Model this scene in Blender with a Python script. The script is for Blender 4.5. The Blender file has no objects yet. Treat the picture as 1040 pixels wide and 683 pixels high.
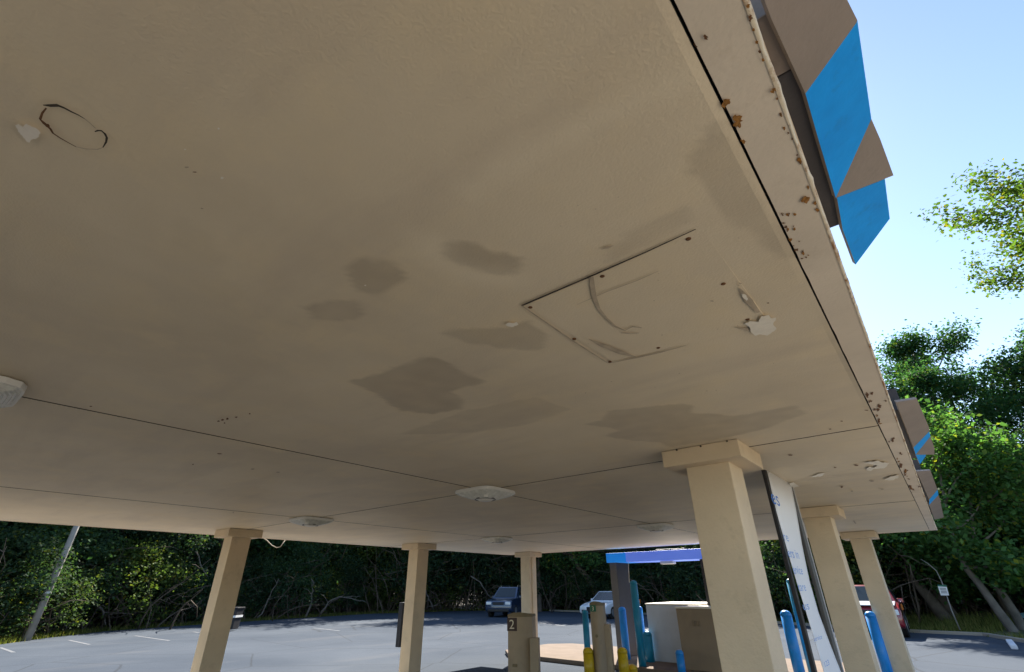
import bpy, bmesh, math, random
import numpy as np
from mathutils import Vector, Matrix, noise

random.seed(7)
R = math.radians
scene = bpy.context.scene
COL = scene.collection

# ------------------------------------------------------------------ camera
HC = 1.75                     # lens height above the ground
S = 1.0                      # soffit above the lens
ZS = HC + S                   # soffit height
FPX, CX, CY = 483.14177, 520.0, 341.5
FW = Vector((-0.56072, 0.68241, 0.46894)); RT = Vector((0.77049, 0.63742, -0.00631)); UP = Vector((0.30322, -0.35778, 0.88321))
FW.normalize(); RT = (RT - FW * RT.dot(FW)).normalized(); UP = RT.cross(FW)
EYE = Vector((0, 0, HC))
cd = bpy.data.cameras.new('camera'); cam = bpy.data.objects.new('camera', cd); COL.objects.link(cam)
cd.sensor_width = 36; cd.lens = FPX / 1040 * 36; cd.clip_start = 0.02; cd.clip_end = 3000
m = Matrix((RT, UP, -FW)).transposed().to_4x4(); m.translation = EYE
cam.matrix_world = m
scene.camera = cam

def ray(x, y): return FW + RT * ((x - CX) / FPX) - UP * ((y - CY) / FPX)
def onz(x, y, z):                         # a surveyed point: sight line met with a level plane
    d = ray(x, y); return EYE + d * ((z - HC) / d.z)
def onplane(x, y, p, n):
    d = ray(x, y); return EYE + d * ((p - EYE).dot(n) / d.dot(n))
def dist(x, y, r):                        # at a horizontal distance
    d = ray(x, y); return EYE + d * (r / math.hypot(d.x, d.y))
def ground(x, y): return onz(x, y, 0.0)

# ------------------------------------------------------------------ materials
def nodes(name):
    mt = bpy.data.materials.new(name); mt.use_nodes = True
    nt = mt.node_tree; return mt, nt, nt.nodes['Principled BSDF']
def nd(nt, t, **kw):
    n = nt.nodes.new(t)
    for k, v in kw.items():
        if k in n.inputs: n.inputs[k].default_value = v
        else: setattr(n, k, v)
    return n
def c4(c): return (c[0], c[1], c[2], 1)
def mixc(nt, fac, a, b, mode='MIX'):
    n = nt.nodes.new('ShaderNodeMix'); n.data_type = 'RGBA'; n.blend_type = mode
    for i, v in ((0, fac), (6, a), (7, b)):
        if hasattr(v, 'is_linked') or isinstance(v, bpy.types.NodeSocket): nt.links.new(v, n.inputs[i])
        else: n.inputs[i].default_value = v if i == 0 else c4(v)
    return n.outputs[2]
def ramp(nt, src, lo, hi, a=0., b=1.):
    n = nt.nodes.new('ShaderNodeMapRange'); n.inputs[1].default_value = lo; n.inputs[2].default_value = hi
    n.inputs[3].default_value = a; n.inputs[4].default_value = b; nt.links.new(src, n.inputs[0]); return n.outputs[0]
def tex(nt, scale, detail=5, rough=.55, coord='Object', stretch=None, dist_=0.):
    tc = nt.nodes.new('ShaderNodeTexCoord'); src = tc.outputs[coord]
    if stretch:
        mp = nt.nodes.new('ShaderNodeMapping'); mp.inputs['Scale'].default_value = stretch
        nt.links.new(src, mp.inputs[0]); src = mp.outputs[0]
    n = nd(nt, 'ShaderNodeTexNoise', Scale=scale, Detail=detail, Roughness=rough, Distortion=dist_)
    nt.links.new(src, n.inputs['Vector']); return n.outputs['Fac']
def bump(nt, bsdf, h, strength, d=.01):
    b = nd(nt, 'ShaderNodeBump', Strength=strength, Distance=d); nt.links.new(h, b.inputs['Height']); nt.links.new(b.outputs[0], bsdf.inputs['Normal'])
MATS = {}
def paint(name, c, rough=.6, var=.12, scale=3., bs=.15, bscale=60., metallic=0., dirt=None, dirt_amt=.5, spec=.4, coat=0.):
    mt, nt, b = nodes(name)
    f = tex(nt, scale, 6)
    lo = tuple(v * (1 - var) for v in c); hi = tuple(min(1, v * (1 + var)) for v in c)
    col = mixc(nt, ramp(nt, f, .3, .7), lo, hi)
    if dirt:
        g = tex(nt, scale * 2.3, 8, .7)
        col = mixc(nt, ramp(nt, g, .56, .72, 0, dirt_amt), col, dirt)
    nt.links.new(col, b.inputs['Base Color'])
    b.inputs['Roughness'].default_value = rough; b.inputs['Metallic'].default_value = metallic
    b.inputs['Specular IOR Level'].default_value = spec; b.inputs['Coat Weight'].default_value = coat
    if bs: bump(nt, b, tex(nt, bscale, 4), bs)
    MATS[name] = mt; return mt

CREAM = (.50, .40, .268)
def make_soffit_mat():
    mt, nt, b = nodes('soffit paint')
    big = tex(nt, .55, 5, .6); mid = tex(nt, 2.6, 6, .62); st = tex(nt, 1.6, 6, .6, stretch=(.5, 2.2, 1)); fine = tex(nt, 120, 3)
    col = mixc(nt, ramp(nt, big, .34, .68), (.595, .51, .385), (.735, .64, .49))
    col = mixc(nt, ramp(nt, mid, .48, .70, 0, .75), col, (.71, .60, .425))
    col = mixc(nt, ramp(nt, st, .5, .7, 0, .5), col, (.545, .465, .37))
    spk = tex(nt, 26, 4, .7)
    col = mixc(nt, ramp(nt, spk, .72, .8, 0, .35), col, (.22, .17, .12))
    a = nd(nt, 'ShaderNodeAttribute', attribute_name='patch')
    col = mixc(nt, a.outputs['Fac'], col, (.37, .31, .235))
    l = nd(nt, 'ShaderNodeAttribute', attribute_name='scuff')
    col = mixc(nt, l.outputs['Fac'], col, (.80, .71, .55))
    nt.links.new(col, b.inputs['Base Color']); b.inputs['Roughness'].default_value = .55; b.inputs['Specular IOR Level'].default_value = .35
    ad = nt.nodes.new('ShaderNodeMath'); ad.operation = 'MULTIPLY_ADD'; ad.inputs[1].default_value = .5
    nt.links.new(fine, ad.inputs[0]); nt.links.new(mid, ad.inputs[2])
    bump(nt, b, ad.outputs[0], .24, .014); return mt
M_SOF = make_soffit_mat()
M_COLN = paint('column paint', (.63, .515, .37), .6, .08, 2.2, .45, 45, dirt=(.42, .34, .235), dirt_amt=.5)
M_STRIP = paint('border strip paint', (.68, .60, .50), .6, .09, 2., .15, 70, dirt=(.45, .36, .26), dirt_amt=.3)
M_DECK = paint('roof deck', (.03, .027, .024), .9, .1)
M_CHIP = paint('bare plaster', (.80, .76, .68), .8, .06, 20)
M_SMUDGE = paint('dark smudge', (.44, .37, .285), .8, .2, 20)
M_CRACK = paint('crack shadow line', (.05, .04, .032), .9, .3, 30)
M_RUST = paint('rust', (.27, .125, .028), .85, .45, 60, .5, 90, dirt=(.12, .05, .02), dirt_amt=.8)
M_RUSTD = paint('dark rust', (.14, .065, .03), .9, .4, 60)
def make_lip():
    mt, nt, b = nodes('rusting metal lip')
    f = tex(nt, 9, 8, .7, stretch=(1, .6, 1)); g = tex(nt, 30, 5)
    col = mixc(nt, ramp(nt, f, .50, .6), (.58, .51, .40), (.25, .11, .03))
    col = mixc(nt, ramp(nt, g, .64, .74, 0, .7), col, (.10, .045, .02))
    nt.links.new(col, b.inputs['Base Color']); b.inputs['Roughness'].default_value = .7
    bump(nt, b, f, .5, .01); return mt
M_LIP = make_lip()
M_PBROWN = paint('brown sign metal', (.21, .172, .153), .5, .10, 5, .12, 60, dirt=(.13, .105, .09), dirt_amt=.4)
M_PBLUE = paint('blue sign paint', (.0005, .31, .95), .6, .12, 6, .1, 60, spec=.15, dirt=(.01, .2, .6), dirt_amt=.5)
M_PDARK = paint('dark bracket metal', (.05, .045, .05), .6, .1)
M_WHITE = paint('white plastic', (.68, .68, .67), .45, .05, 5, 0)
M_LENS = paint('prismatic lens', (.55, .56, .54), .3, .18, 22, .4, 45, spec=.6)
M_BLUEB = paint('blue bollard paint', (.006, .235, .70), .4, .1, 6, .1, 40, coat=.2, dirt=(.02, .11, .2), dirt_amt=.3)
M_TEAL = paint('teal bollard paint', (.006, .22, .40), .4, .1, 6, .1, 40, coat=.2)
M_YELL = paint('yellow bollard paint', (.58, .40, .01), .45, .12, 6, .1, 40, coat=.2, dirt=(.2, .14, .03), dirt_amt=.5)
M_CAPW = paint('pale bollard cap', (.75, .75, .72), .4, .05)
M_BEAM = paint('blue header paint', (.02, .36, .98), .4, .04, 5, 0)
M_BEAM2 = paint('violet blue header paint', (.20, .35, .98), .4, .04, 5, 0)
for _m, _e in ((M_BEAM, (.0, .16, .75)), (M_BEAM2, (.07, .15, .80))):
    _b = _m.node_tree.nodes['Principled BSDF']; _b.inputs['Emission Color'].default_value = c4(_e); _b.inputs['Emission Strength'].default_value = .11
M_BLK = paint('black frame paint', (.022, .021, .026), .5, .1, 6, 0)
M_GREY = paint('grey frame paint', (.12, .115, .12), .5, .08, 6, 0)
M_CABW = paint('white cabinet paint', (.50, .53, .62), .5, .05, 4, .05, 50, dirt=(.38, .38, .38), dirt_amt=.3)
M_CABB = paint('brown cabinet paint', (.27, .205, .145), .6, .06, 4, .1, 50)
M_LID = paint('cream cabinet lid', (.72, .66, .56), .6, .05)
M_KIOSK = paint('kiosk tan', (.36, .28, .195), .55, .07, 3, .12, 70, dirt=(.28, .21, .14), dirt_amt=.5)
M_KDARK = paint('kiosk lid olive brown', (.20, .155, .09), .6, .1)
M_PLATE = paint('dark brown plate', (.055, .03, .028), .5, .1, 8, 0)
M_GREEN = paint('green number plate', (.01, .13, .075), .5, .1, 8, 0)
M_LETW = paint('pale lettering', (.72, .66, .52), .6, .03, 8, 0)
M_BANNER = paint('white banner vinyl', (.80, .82, .88), .5, .015, 1.5, 0)
M_BTEXT = paint('blue banner lettering', (.20, .36, .74), .6, .05, 10, 0)
M_BTEXT2 = paint('strong blue banner lettering', (.03, .17, .62), .6, .05, 10, 0)
M_ALU = paint('brushed aluminium', (.6, .6, .62), .4, .05, 10, 0)
M_RAIL = paint('dark grey rail', (.075, .073, .075), .5, .08, 6, 0)
M_CABLE = paint('black cable', (.012, .012, .012), 1., .1, 8, 0, spec=0.)
M_CORD = paint('pale cord', (.55, .5, .42), .7, .1, 8, 0)
M_WOODP = paint('weathered pole wood', (.27, .25, .225), .85, .2, 3, .5, 30)
M_BARK = paint('grey brown bark', (.115, .092, .072), .9, .35, 2.5, .9, 14)
M_BARKP = paint('pale bark', (.15, .13, .11), .9, .25, 2.5, .8, 14)
M_TWIG = paint('twig bark', (.105, .08, .06), .9, .3, 3, .3, 30)
M_APRON = paint('pale concrete', (.36, .315, .25), .95, .08, 1., .2, 30, spec=.05)
M_CONC = paint('concrete', (.19, .152, .125), .85, .1, 2, .3, 40, dirt=(.10, .085, .07), dirt_amt=.5, spec=.03)
M_LINE = paint('worn white road paint', (.14, .15, .17), .8, .25, 6, .2, 60, dirt=(.12, .12, .12), dirt_amt=.9)
M_TYRE = paint('tyre rubber', (.02, .02, .021), .85, .1)
M_RIM = paint('alloy rim', (.5, .5, .52), .3, .05, 8, 0, metallic=.8)
M_GLASS = paint('dark car glass', (.02, .03, .035), .12, .1, 5, 0, spec=.35)
M_TRIM = paint('black car trim', (.02, .02, .022), .5, .1, 5, 0)
M_LAMP = paint('clear lamp lens', (.75, .78, .8), .12, .05, 5, 0, spec=.8, coat=.5)
M_AMBER = paint('amber lens', (.7, .2, .03), .2, .05, 5, 0)
M_NAVY = paint('navy car paint', (.014, .035, .085), .3, .03, 2, 0, metallic=.3, coat=1.)
M_CWHITE = paint('white car paint', (.70, .73, .78), .3, .02, 2, 0, coat=.8)
M_CRED = paint('red car paint', (.23, .012, .022), .28, .04, 2, 0, coat=1.)
M_BIN = paint('black bin plastic', (.016, .016, .02), .5, .1, 5, 0)
M_TARP = paint('pale blue plastic sheet', (.22, .45, .58), .4, .15, 5, .4, 12)
M_SOIL = paint('leaf litter', (.035, .027, .018), .95, .4, 1.5, .5, 10)

def asphalt():
    mt, nt, b = nodes('worn sun dappled asphalt')
    big = tex(nt, .16, 6, .6, dist_=.4); st = tex(nt, .5, 6, .65, stretch=(1, .25, 1)); fine = tex(nt, 90, 3, .8)
    col = mixc(nt, ramp(nt, big, .35, .68), (.060, .074, .096), (.090, .106, .130))
    col = mixc(nt, ramp(nt, st, .55, .7, 0, .5), col, (.122, .128, .14))  # paler lengthwise streaks: worn surface plus painted-in sun dapples
    col = mixc(nt, ramp(nt, fine, .35, .7, 0, .35), col, (.03, .033, .04))
    tc = nt.nodes.new('ShaderNodeTexCoord')
    v = nd(nt, 'ShaderNodeTexVoronoi', Scale=.22, feature='DISTANCE_TO_EDGE')
    wn = nd(nt, 'ShaderNodeTexNoise', Scale=.8, Detail=6.); nt.links.new(tc.outputs['Object'], wn.inputs['Vector'])
    mx = mixc(nt, .12, tc.outputs['Object'], wn.outputs['Color'], 'ADD'); nt.links.new(mx, v.inputs['Vector'])
    col = mixc(nt, ramp(nt, v.outputs['Distance'], .0, .008, .5, 0), col, (.03, .03, .03))
    nt.links.new(col, b.inputs['Base Color']); b.inputs['Roughness'].default_value = 1.; b.inputs['Specular IOR Level'].default_value = .05
    bump(nt, b, fine, .3, .01); return mt
M_ASPH = asphalt()
def grassground():
    mt, nt, b = nodes('rough grass soil')
    f = tex(nt, .35, 7, .65); g = tex(nt, 8, 6, .7)
    col = mixc(nt, ramp(nt, f, .35, .65), (.055, .085, .025), (.16, .14, .06))
    col = mixc(nt, ramp(nt, g, .5, .75, 0, .6), col, (.07, .05, .03))
    nt.links.new(col, b.inputs['Base Color']); b.inputs['Roughness'].default_value = .95
    bump(nt, b, g, .8, .05); return mt
M_GROUND = grassground()
def leafmat(name, c, trans=.4, var=.45, warm=(.16, .14, .02)):
    mt, nt, b = nodes(name)
    geo = nt.nodes.new('ShaderNodeNewGeometry'); oi = nt.nodes.new('ShaderNodeObjectInfo')
    lo = tuple(v * (1 - var) for v in c); hi = tuple(v * (1 + var) for v in c)
    col = mixc(nt, geo.outputs['Random Per Island'], lo, hi)
    w = nd(nt, 'ShaderNodeTexWhiteNoise', noise_dimensions='1D'); nt.links.new(geo.outputs['Random Per Island'], w.inputs['W'])
    col = mixc(nt, ramp(nt, w.outputs['Value'], .86, 1., 0, .8), col, warm)
    col = mixc(nt, 1., col, oi.outputs['Color'], 'MULTIPLY')
    nt.links.new(col, b.inputs['Base Color']); b.inputs['Roughness'].default_value = .7; b.inputs['Specular IOR Level'].default_value = .08
    tr = nt.nodes.new('ShaderNodeBsdfTranslucent')
    tcol = mixc(nt, 1., col, (1.7, 1.9, .7), 'MULTIPLY'); nt.links.new(tcol, tr.inputs['Color'])
    ms = nt.nodes.new('ShaderNodeMixShader'); ms.inputs[0].default_value = trans
    nt.links.new(b.outputs[0], ms.inputs[1]); nt.links.new(tr.outputs[0], ms.inputs[2])
    nt.links.new(ms.outputs[0], nt.nodes['Material Output'].inputs['Surface']); return mt
M_LEAF = leafmat('tree leaves', (.040, .078, .036))
M_LEAFS = leafmat('shrub leaves', (.050, .082, .046), .35)
M_BLADE = leafmat('grass blades', (.105, .125, .04), .3, .5, (.34, .28, .13))

# ------------------------------------------------------------------ mesh building
class MB:
    def __init__(s): s.v = []; s.f = []; s.m = []
    def add(s, vs, fs, mi=0):
        o = len(s.v); s.v += [tuple(v) for v in vs]; s.f += [tuple(i + o for i in f) for f in fs]; s.m += [mi] * len(fs); return s
    def box(s, c, d, rz=0., mi=0, top=(1, 1), rot=None):
        x, y, z = d[0] / 2, d[1] / 2, d[2] / 2; c = Vector(c)
        M = rot or Matrix.Rotation(rz, 3, 'Z')
        vs = [c + M @ Vector((sx * x * (top[0] if sz > 0 else 1), sy * y * (top[1] if sz > 0 else 1), sz * z)) for sz in (-1, 1) for sx, sy in ((-1, -1), (1, -1), (1, 1), (-1, 1))]
        return s.add(vs, [(3, 2, 1, 0), (4, 5, 6, 7), (0, 1, 5, 4), (1, 2, 6, 5), (2, 3, 7, 6), (3, 0, 4, 7)], mi)
    def prism(s, poly, ext, mi=0):
        n = len(poly); ext = Vector(ext); poly = [Vector(p) for p in poly]
        vs = poly + [p + ext for p in poly]
        return s.add(vs, [tuple(range(n))[::-1], tuple(range(n, 2 * n))] + [(i, (i + 1) % n, n + (i + 1) % n, n + i) for i in range(n)], mi)
    def poly(s, pts, mi=0): return s.add(pts, [tuple(range(len(pts)))], mi)
    def tube(s, pts, rad, n=7, mi=0, caps=True):
        pts = [Vector(p) for p in pts]; vs = []; N = len(pts)
        if not hasattr(rad, '__len__'): rad = [rad] * N
        ref = None
        for i, p in enumerate(pts):
            t = (pts[min(i + 1, N - 1)] - pts[max(i - 1, 0)]).normalized()
            a = Vector((1, 0, 0)) if ref is None else ref
            if abs(t.dot(a)) > .95: a = Vector((0, 1, 0)) if abs(t.y) < .9 else Vector((0, 0, 1))
            a = (a - t * a.dot(t)).normalized(); ref = a; b = t.cross(a)
            vs += [p + (a * math.cos(2 * math.pi * k / n) + b * math.sin(2 * math.pi * k / n)) * rad[i] for k in range(n)]
        fs = [(i * n + k, i * n + (k + 1) % n, (i + 1) * n + (k + 1) % n, (i + 1) * n + k) for i in range(N - 1) for k in range(n)]
        if caps: fs += [tuple(range(n))[::-1], tuple((N - 1) * n + k for k in range(n))]
        return s.add(vs, fs, mi)
    def lathe(s, prof, c=(0, 0, 0), n=20, mi=0, sx=1., sy=1.):
        c = Vector(c); vs = []; N = len(prof)
        for r, z in prof: vs += [c + Vector((r * sx * math.cos(2 * math.pi * k / n), r * sy * math.sin(2 * math.pi * k / n), z)) for k in range(n)]
        fs = [(i * n + k, i * n + (k + 1) % n, (i + 1) * n + (k + 1) % n, (i + 1) * n + k) for i in range(N - 1) for k in range(n)]
        fs += [tuple(range(n))[::-1], tuple((N - 1) * n + k for k in range(n))]
        return s.add(vs, fs, mi)
    def ribbon(s, pts, w, nrm=(0, 0, 1), mi=0):
        pts = [Vector(p) for p in pts]; N = len(pts); nrm = Vector(nrm); vs = []
        if not hasattr(w, '__len__'): w = [w] * N
        for i, p in enumerate(pts):
            t = (pts[min(i + 1, N - 1)] - pts[max(i - 1, 0)]).normalized(); sd = t.cross(nrm).normalized() * w[i] / 2
            vs += [p - sd, p + sd]
        return s.add(vs, [(2 * i, 2 * i + 1, 2 * i + 3, 2 * i + 2) for i in range(N - 1)], mi)
    def build(s, name, mats, parent=None, smooth=False, bevel=0., seg=2, kind=None):
        if not isinstance(mats, (list, tuple)): mats = [mats]
        org = Vector((0, 0, 0)); p = parent
        while p is not None: org += p.location; p = p.parent
        me = bpy.data.meshes.new(name); me.from_pydata([tuple(Vector(v) - org) for v in s.v], [], s.f)
        for mt in mats: me.materials.append(mt)
        me.polygons.foreach_set('material_index', s.m)
        if bevel:
            bm = bmesh.new(); bm.from_mesh(me)
            es = [e for e in bm.edges if len(e.link_faces) == 2 and e.calc_face_angle(0) > .6]
            bmesh.ops.bevel(bm, geom=es, offset=bevel, segments=seg, affect='EDGES', profile=.6, clamp_overlap=True)
            bm.to_mesh(me); bm.free()
        if smooth: me.polygons.foreach_set('use_smooth', [True] * len(me.polygons))
        me.update()
        o = bpy.data.objects.new(name, me); COL.objects.link(o); o.parent = parent
        if kind: o['kind'] = kind
        return o
def thing(name, label, cat, loc=(0, 0, 0), group=None):
    o = bpy.data.objects.new(name, None); o.empty_display_size = .2; COL.objects.link(o); o.location = loc
    o['label'] = label; o['category'] = cat
    if group: o['group'] = group
    return o
def tag(o, label, cat, group=None):
    o['label'] = label; o['category'] = cat
    if group: o['group'] = group
    return o
def copy_tree(o, parent=None):
    c = o.copy(); COL.objects.link(c); c.parent = parent
    for ch in list(o.children): copy_tree(ch, c)
    return c
def text_mesh(body, size, origin, right, up, mat, name, parent, sx=1., extrude=.0):
    cu = bpy.data.curves.new('lettering', 'FONT'); cu.body = body; cu.size = size; cu.extrude = extrude
    t = bpy.data.objects.new('lettering', cu); COL.objects.link(t)
    bpy.context.view_layer.update()
    me = bpy.data.meshes.new_from_object(t.evaluated_get(bpy.context.evaluated_depsgraph_get()))
    bpy.data.objects.remove(t)
    org = Vector((0, 0, 0)); p = parent
    while p is not None: org += p.location; p = p.parent
    right = Vector(right).normalized(); up = Vector(up).normalized(); n = right.cross(up)
    M = Matrix((right * sx, up, n)).transposed().to_4x4(); M.translation = Vector(origin) - org
    me.transform(M); me.materials.clear(); me.materials.append(mat); me.name = name
    o = bpy.data.objects.new(name, me); COL.objects.link(o); o.parent = parent; return o

# ------------------------------------------------------------------ ground, lot, kerbs
EDGE = [(-34, -14), (-27, -2), (-26.1, 3.7), (-28.2, 5.4), (-30.6, 7.9), (-31.8, 12), (-33.2, 17.5), (-34.5, 25), (-32, 33), (-25.5, 35.5), (-18, 34.8), (-11.5, 31.8), (-7.6, 29.4), (-4.2, 27.6), (-1.6, 26.5), (.25, 26.2), (1.0, 24.2), (2.6, 20.5), (6, 14), (10, 5), (12, -14)]
K = 1.75 / 1.6
EDGE = [(x * K, y * K) for x, y in EDGE]
b = MB()
b.add([(-900, -900, -.03), (900, -900, -.03), (900, 900, -.03), (-900, 900, -.03)], [(0, 1, 2, 3)])
o = b.build('ground', M_GROUND); o['kind'] = 'structure'
b = MB(); b.poly([(x, y, 0) for x, y in EDGE[::-1]] + [(-34, -40, 0), (12, -40, 0)][0:0]); 
o = b.build('parking_lot', M_ASPH); o['kind'] = 'structure'
b = MB(); b.poly([(-36, -60, -.004), (14, -60, -.004), (14, -13.0, -.004), (-36, -13.0, -.004)]); o = b.build('road', M_ASPH); o['kind'] = 'structure'
# woodland floor behind the verge
b = MB()
n = len(EDGE); cen = Vector((-10, 5))
inner = []; outer = []
for x, y in EDGE:
    d = (Vector((x, y)) - cen).normalized(); w_in = 2.6 if x < -14 else 8.5; inner.append((x + d.x * w_in, y + d.y * w_in, -.012)); outer.append((x + d.x * 60, y + d.y * 60, 5.0))
b.add(inner + outer, [(i, i + 1, n + i + 1, n + i) for i in range(n - 1)])
o = b.build('woodland_floor', M_SOIL); o['kind'] = 'structure'
# kerb along the far side of the lot
b = MB(); kp = [Vector((x, y, 0)) for x, y in EDGE[9:18]]
for a, c in zip(kp, kp[1:]):
    d = (c - a); L = d.length; mid = (a + c) / 2
    b.box((mid.x, mid.y, .045), (L, .16, .13), math.atan2(d.y, d.x))
o = b.build('kerb', M_APRON, bevel=.015); o['kind'] = 'structure'
# stall lines
b = MB()
for (x0, y0), (x1, y1) in (((0, 658), (14, 663)), ((70, 650.5), (91, 655)), ((137, 646), (172, 651)), ((364, 637), (388, 636)), ((318, 638), (345, 641)), ((548, 633), (574, 636)), ((690, 632), (655, 640)), ((196, 642), (222, 646))):
    p, q = ground(x0, y0), ground(x1, y1); p.z = q.z = .005
    b.ribbon([p, (p + q) / 2, q], .11)
o = b.build('stall_markings', M_LINE); o['kind'] = 'structure'
b = MB(); b.poly([(-11.5, -20, .006), (12, -20, .006), (9, 4, .006), (6.0, 10.6, .006), (-1, 10.8, .006), (-8, 9.0, .006), (-11.5, 8.0, .006)]); o = b.build('bounce_apron', M_APRON); o['kind'] = 'structure'  # unseen pale slab, added so sunlight bounces up onto the soffit
# concrete island under kiosks and cabinets
b = MB()
isl = [(-10.6, 12.6), (-2.6, 12.0), (-2.3, 12.3), (-2.3, 15.7), (-2.6, 16.0), (-10.6, 16.0), (-11.2, 15.4), (-11.2, 13.2)]
b.prism([(x, y, .002) for x, y in isl], (0, 0, .10)); o = b.build('drive_island', M_CONC, bevel=.02); o['kind'] = 'structure'

# ------------------------------------------------------------------ canopy
XG, X1, X2, XL = -.0817, -3.8441, -7.574, -11.279
Y1, Y3, YF = 4.168, 8.512, 13.525
Y0 = -.17
XRc, XLc = -1.2506, -10.0623
YC = (4.1452, 8.5301, 12.9702)
CAPA, CAPH, COLA = .3052, .1279, .171
XE = .033; YB = -6.0
canopy = thing('drive_through_canopy', 'large flat cream roof on square columns, peeling soffit overhead', 'canopy', (XL / 2, 5, 0))
G = .006
def px_poly(pts, ox, oy, sc): return [(onz(ox + x / sc, oy + y / sc, ZS).x, onz(ox + x / sc, oy + y / sc, ZS).y) for x, y in pts]
patches = [
 (px_poly([(600,110),(640,108),(700,125),(760,150),(830,160),(820,205),(770,215),(700,195),(610,165),(590,140)],260,210,3.103), .62),
 (px_poly([(290,200),(310,170),(350,165),(365,180),(400,168),(440,185),(475,205),(470,240),(400,262),(360,275),(320,262),(300,225)],260,210,3.103), .55),
 (px_poly([(150,315),(230,295),(300,290),(340,310),(330,345),(260,362),(190,355),(165,330)],260,210,3.103), .5),
 (px_poly([(590,400),(640,385),(790,380),(850,358),(910,400),(905,455),(770,445),(650,430)],260,210,3.103), .45),
 (px_poly([(290,548),(400,520),(540,472),(610,490),(640,515),(720,550),(610,582),(660,610),(650,635),(560,655),(460,645),(410,615),(380,590)],260,210,3.103), .6),
 (px_poly([(594,432),(612,428),(618,418),(695,411),(705,413),(702,420),(745,423),(808,413),(818,420),(775,436),(745,443),(680,455),(670,450),(640,448),(615,443),(632,438)],0,0,1), .5),
 (px_poly([(90,390),(115,350),(150,300),(170,290),(200,340),(225,370),(300,520),(370,640),(330,640),(250,580),(220,560),(150,500),(130,440),(95,430)],660,0,2.44), .38),
 (px_poly([(405,442),(470,418),(545,404),(582,417),(535,432),(480,440)],0,0,1), .28),
 (px_poly([(590,290),(640,235),(700,205),(705,225),(640,255)],0,0,1), .25),
 (px_poly([(0,190),(60,200),(110,240),(200,265),(300,330),(240,350),(100,330),(0,300)],0,0,1), .07),
 (px_poly([(180,215),(230,260),(215,300),(165,270)],0,0,1), .10),
]
scuffs = [
 (px_poly([(470,190),(540,150),(690,78),(692,84),(560,146),(480,196)],0,0,1), .75),
 (px_poly([(420,240),(455,245),(452,262),(470,272),(520,280),(530,287),(470,285),(430,262)],0,0,1), .55),
 (px_poly([(90,450),(140,448),(178,462),(160,474),(110,468)],0,0,1), .45),
 (px_poly([(700,230),(760,250),(790,290),(740,285)],0,0,1), .18),
]
def sdist(px, py, poly):
    ins = False; dm = 1e9; n = len(poly)
    for i in range(n):
        x0, y0 = poly[i]; x1, y1 = poly[(i + 1) % n]
        if (y0 > py) != (y1 > py) and px < (x1 - x0) * (py - y0) / (y1 - y0) + x0: ins = not ins
        dx, dy = x1 - x0, y1 - y0; t = max(0, min(1, ((px - x0) * dx + (py - y0) * dy) / (dx * dx + dy * dy + 1e-12)))
        dm = min(dm, math.hypot(px - x0 - t * dx, py - y0 - t * dy))
    return dm if ins else -dm
def field(shapes, x, y, soft):
    r = 0.
    for poly, k, bb in shapes:
        if bb[0] - .15 < x < bb[1] + .15 and bb[2] - .15 < y < bb[3] + .15:
            d = sdist(x, y, poly) + .02 * noise.noise((x * 6, y * 6, 1.3)) + .014 * noise.noise((x * 19, y * 19, 4.))
            r = max(r, 1.1 * k * max(0., min(1., d / soft + .5)) * (.85 + .3 * noise.noise((x * 9, y * 9, 8.))))
    return r
def withbb(l): return [(p, k, (min(q[0] for q in p), max(q[0] for q in p), min(q[1] for q in p), max(q[1] for q in p))) for p, k in l]
patches, scuffs = withbb(patches), withbb(scuffs)
b = MB(); att = []; att2 = []
xs = [XL, X2, X1, XG]; ys = [YB, Y1, Y3, YF]
GX = (0, .016, .011, 0); GY = (0, .010, .016, 0)
for i in range(3):
    for j in range(3):
        xa, xb = xs[i] + GX[i], xs[i + 1] - (GX[i + 1] if i < 2 else .002); ya, yb = ys[j] + GY[j], ys[j + 1] - GY[j + 1]
        fine = i == 2 and j == 0
        nx, ny = ((int((xb - xa) / .022), int((yb - ya) / .026)) if fine else (8, 8))
        vs = []
        for q in range(ny + 1):
            for p in range(nx + 1):
                x = xa + (xb - xa) * p / nx; y = ya + (yb - ya) * q / ny
                z = ZS + (.010 * noise.noise((x * .5, y * .5, 2)) if 0 < p < nx and 0 < q < ny else 0)
                vs.append((x, y, z))
                att.append(field(patches, x, y, .018) if fine else 0.); att2.append(field(scuffs, x, y, .12) if fine else 0.)
        b.add(vs, [(q * (nx + 1) + p, (q + 1) * (nx + 1) + p, (q + 1) * (nx + 1) + p + 1, q * (nx + 1) + p + 1) for q in range(ny) for p in range(nx)])
        # short returns at the panel edges
        b2 = [(xa, ya), (xb, ya), (xb, yb), (xa, yb)]
        b.add([(x, y, ZS) for x, y in b2] + [(x, y, ZS + .02) for x, y in b2], [(0, 1, 5, 4), (1, 2, 6, 5), (2, 3, 7, 6), (3, 0, 4, 7)], 2)
        att += [0.] * 8; att2 += [0.] * 8
nso = len(b.v)
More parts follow.
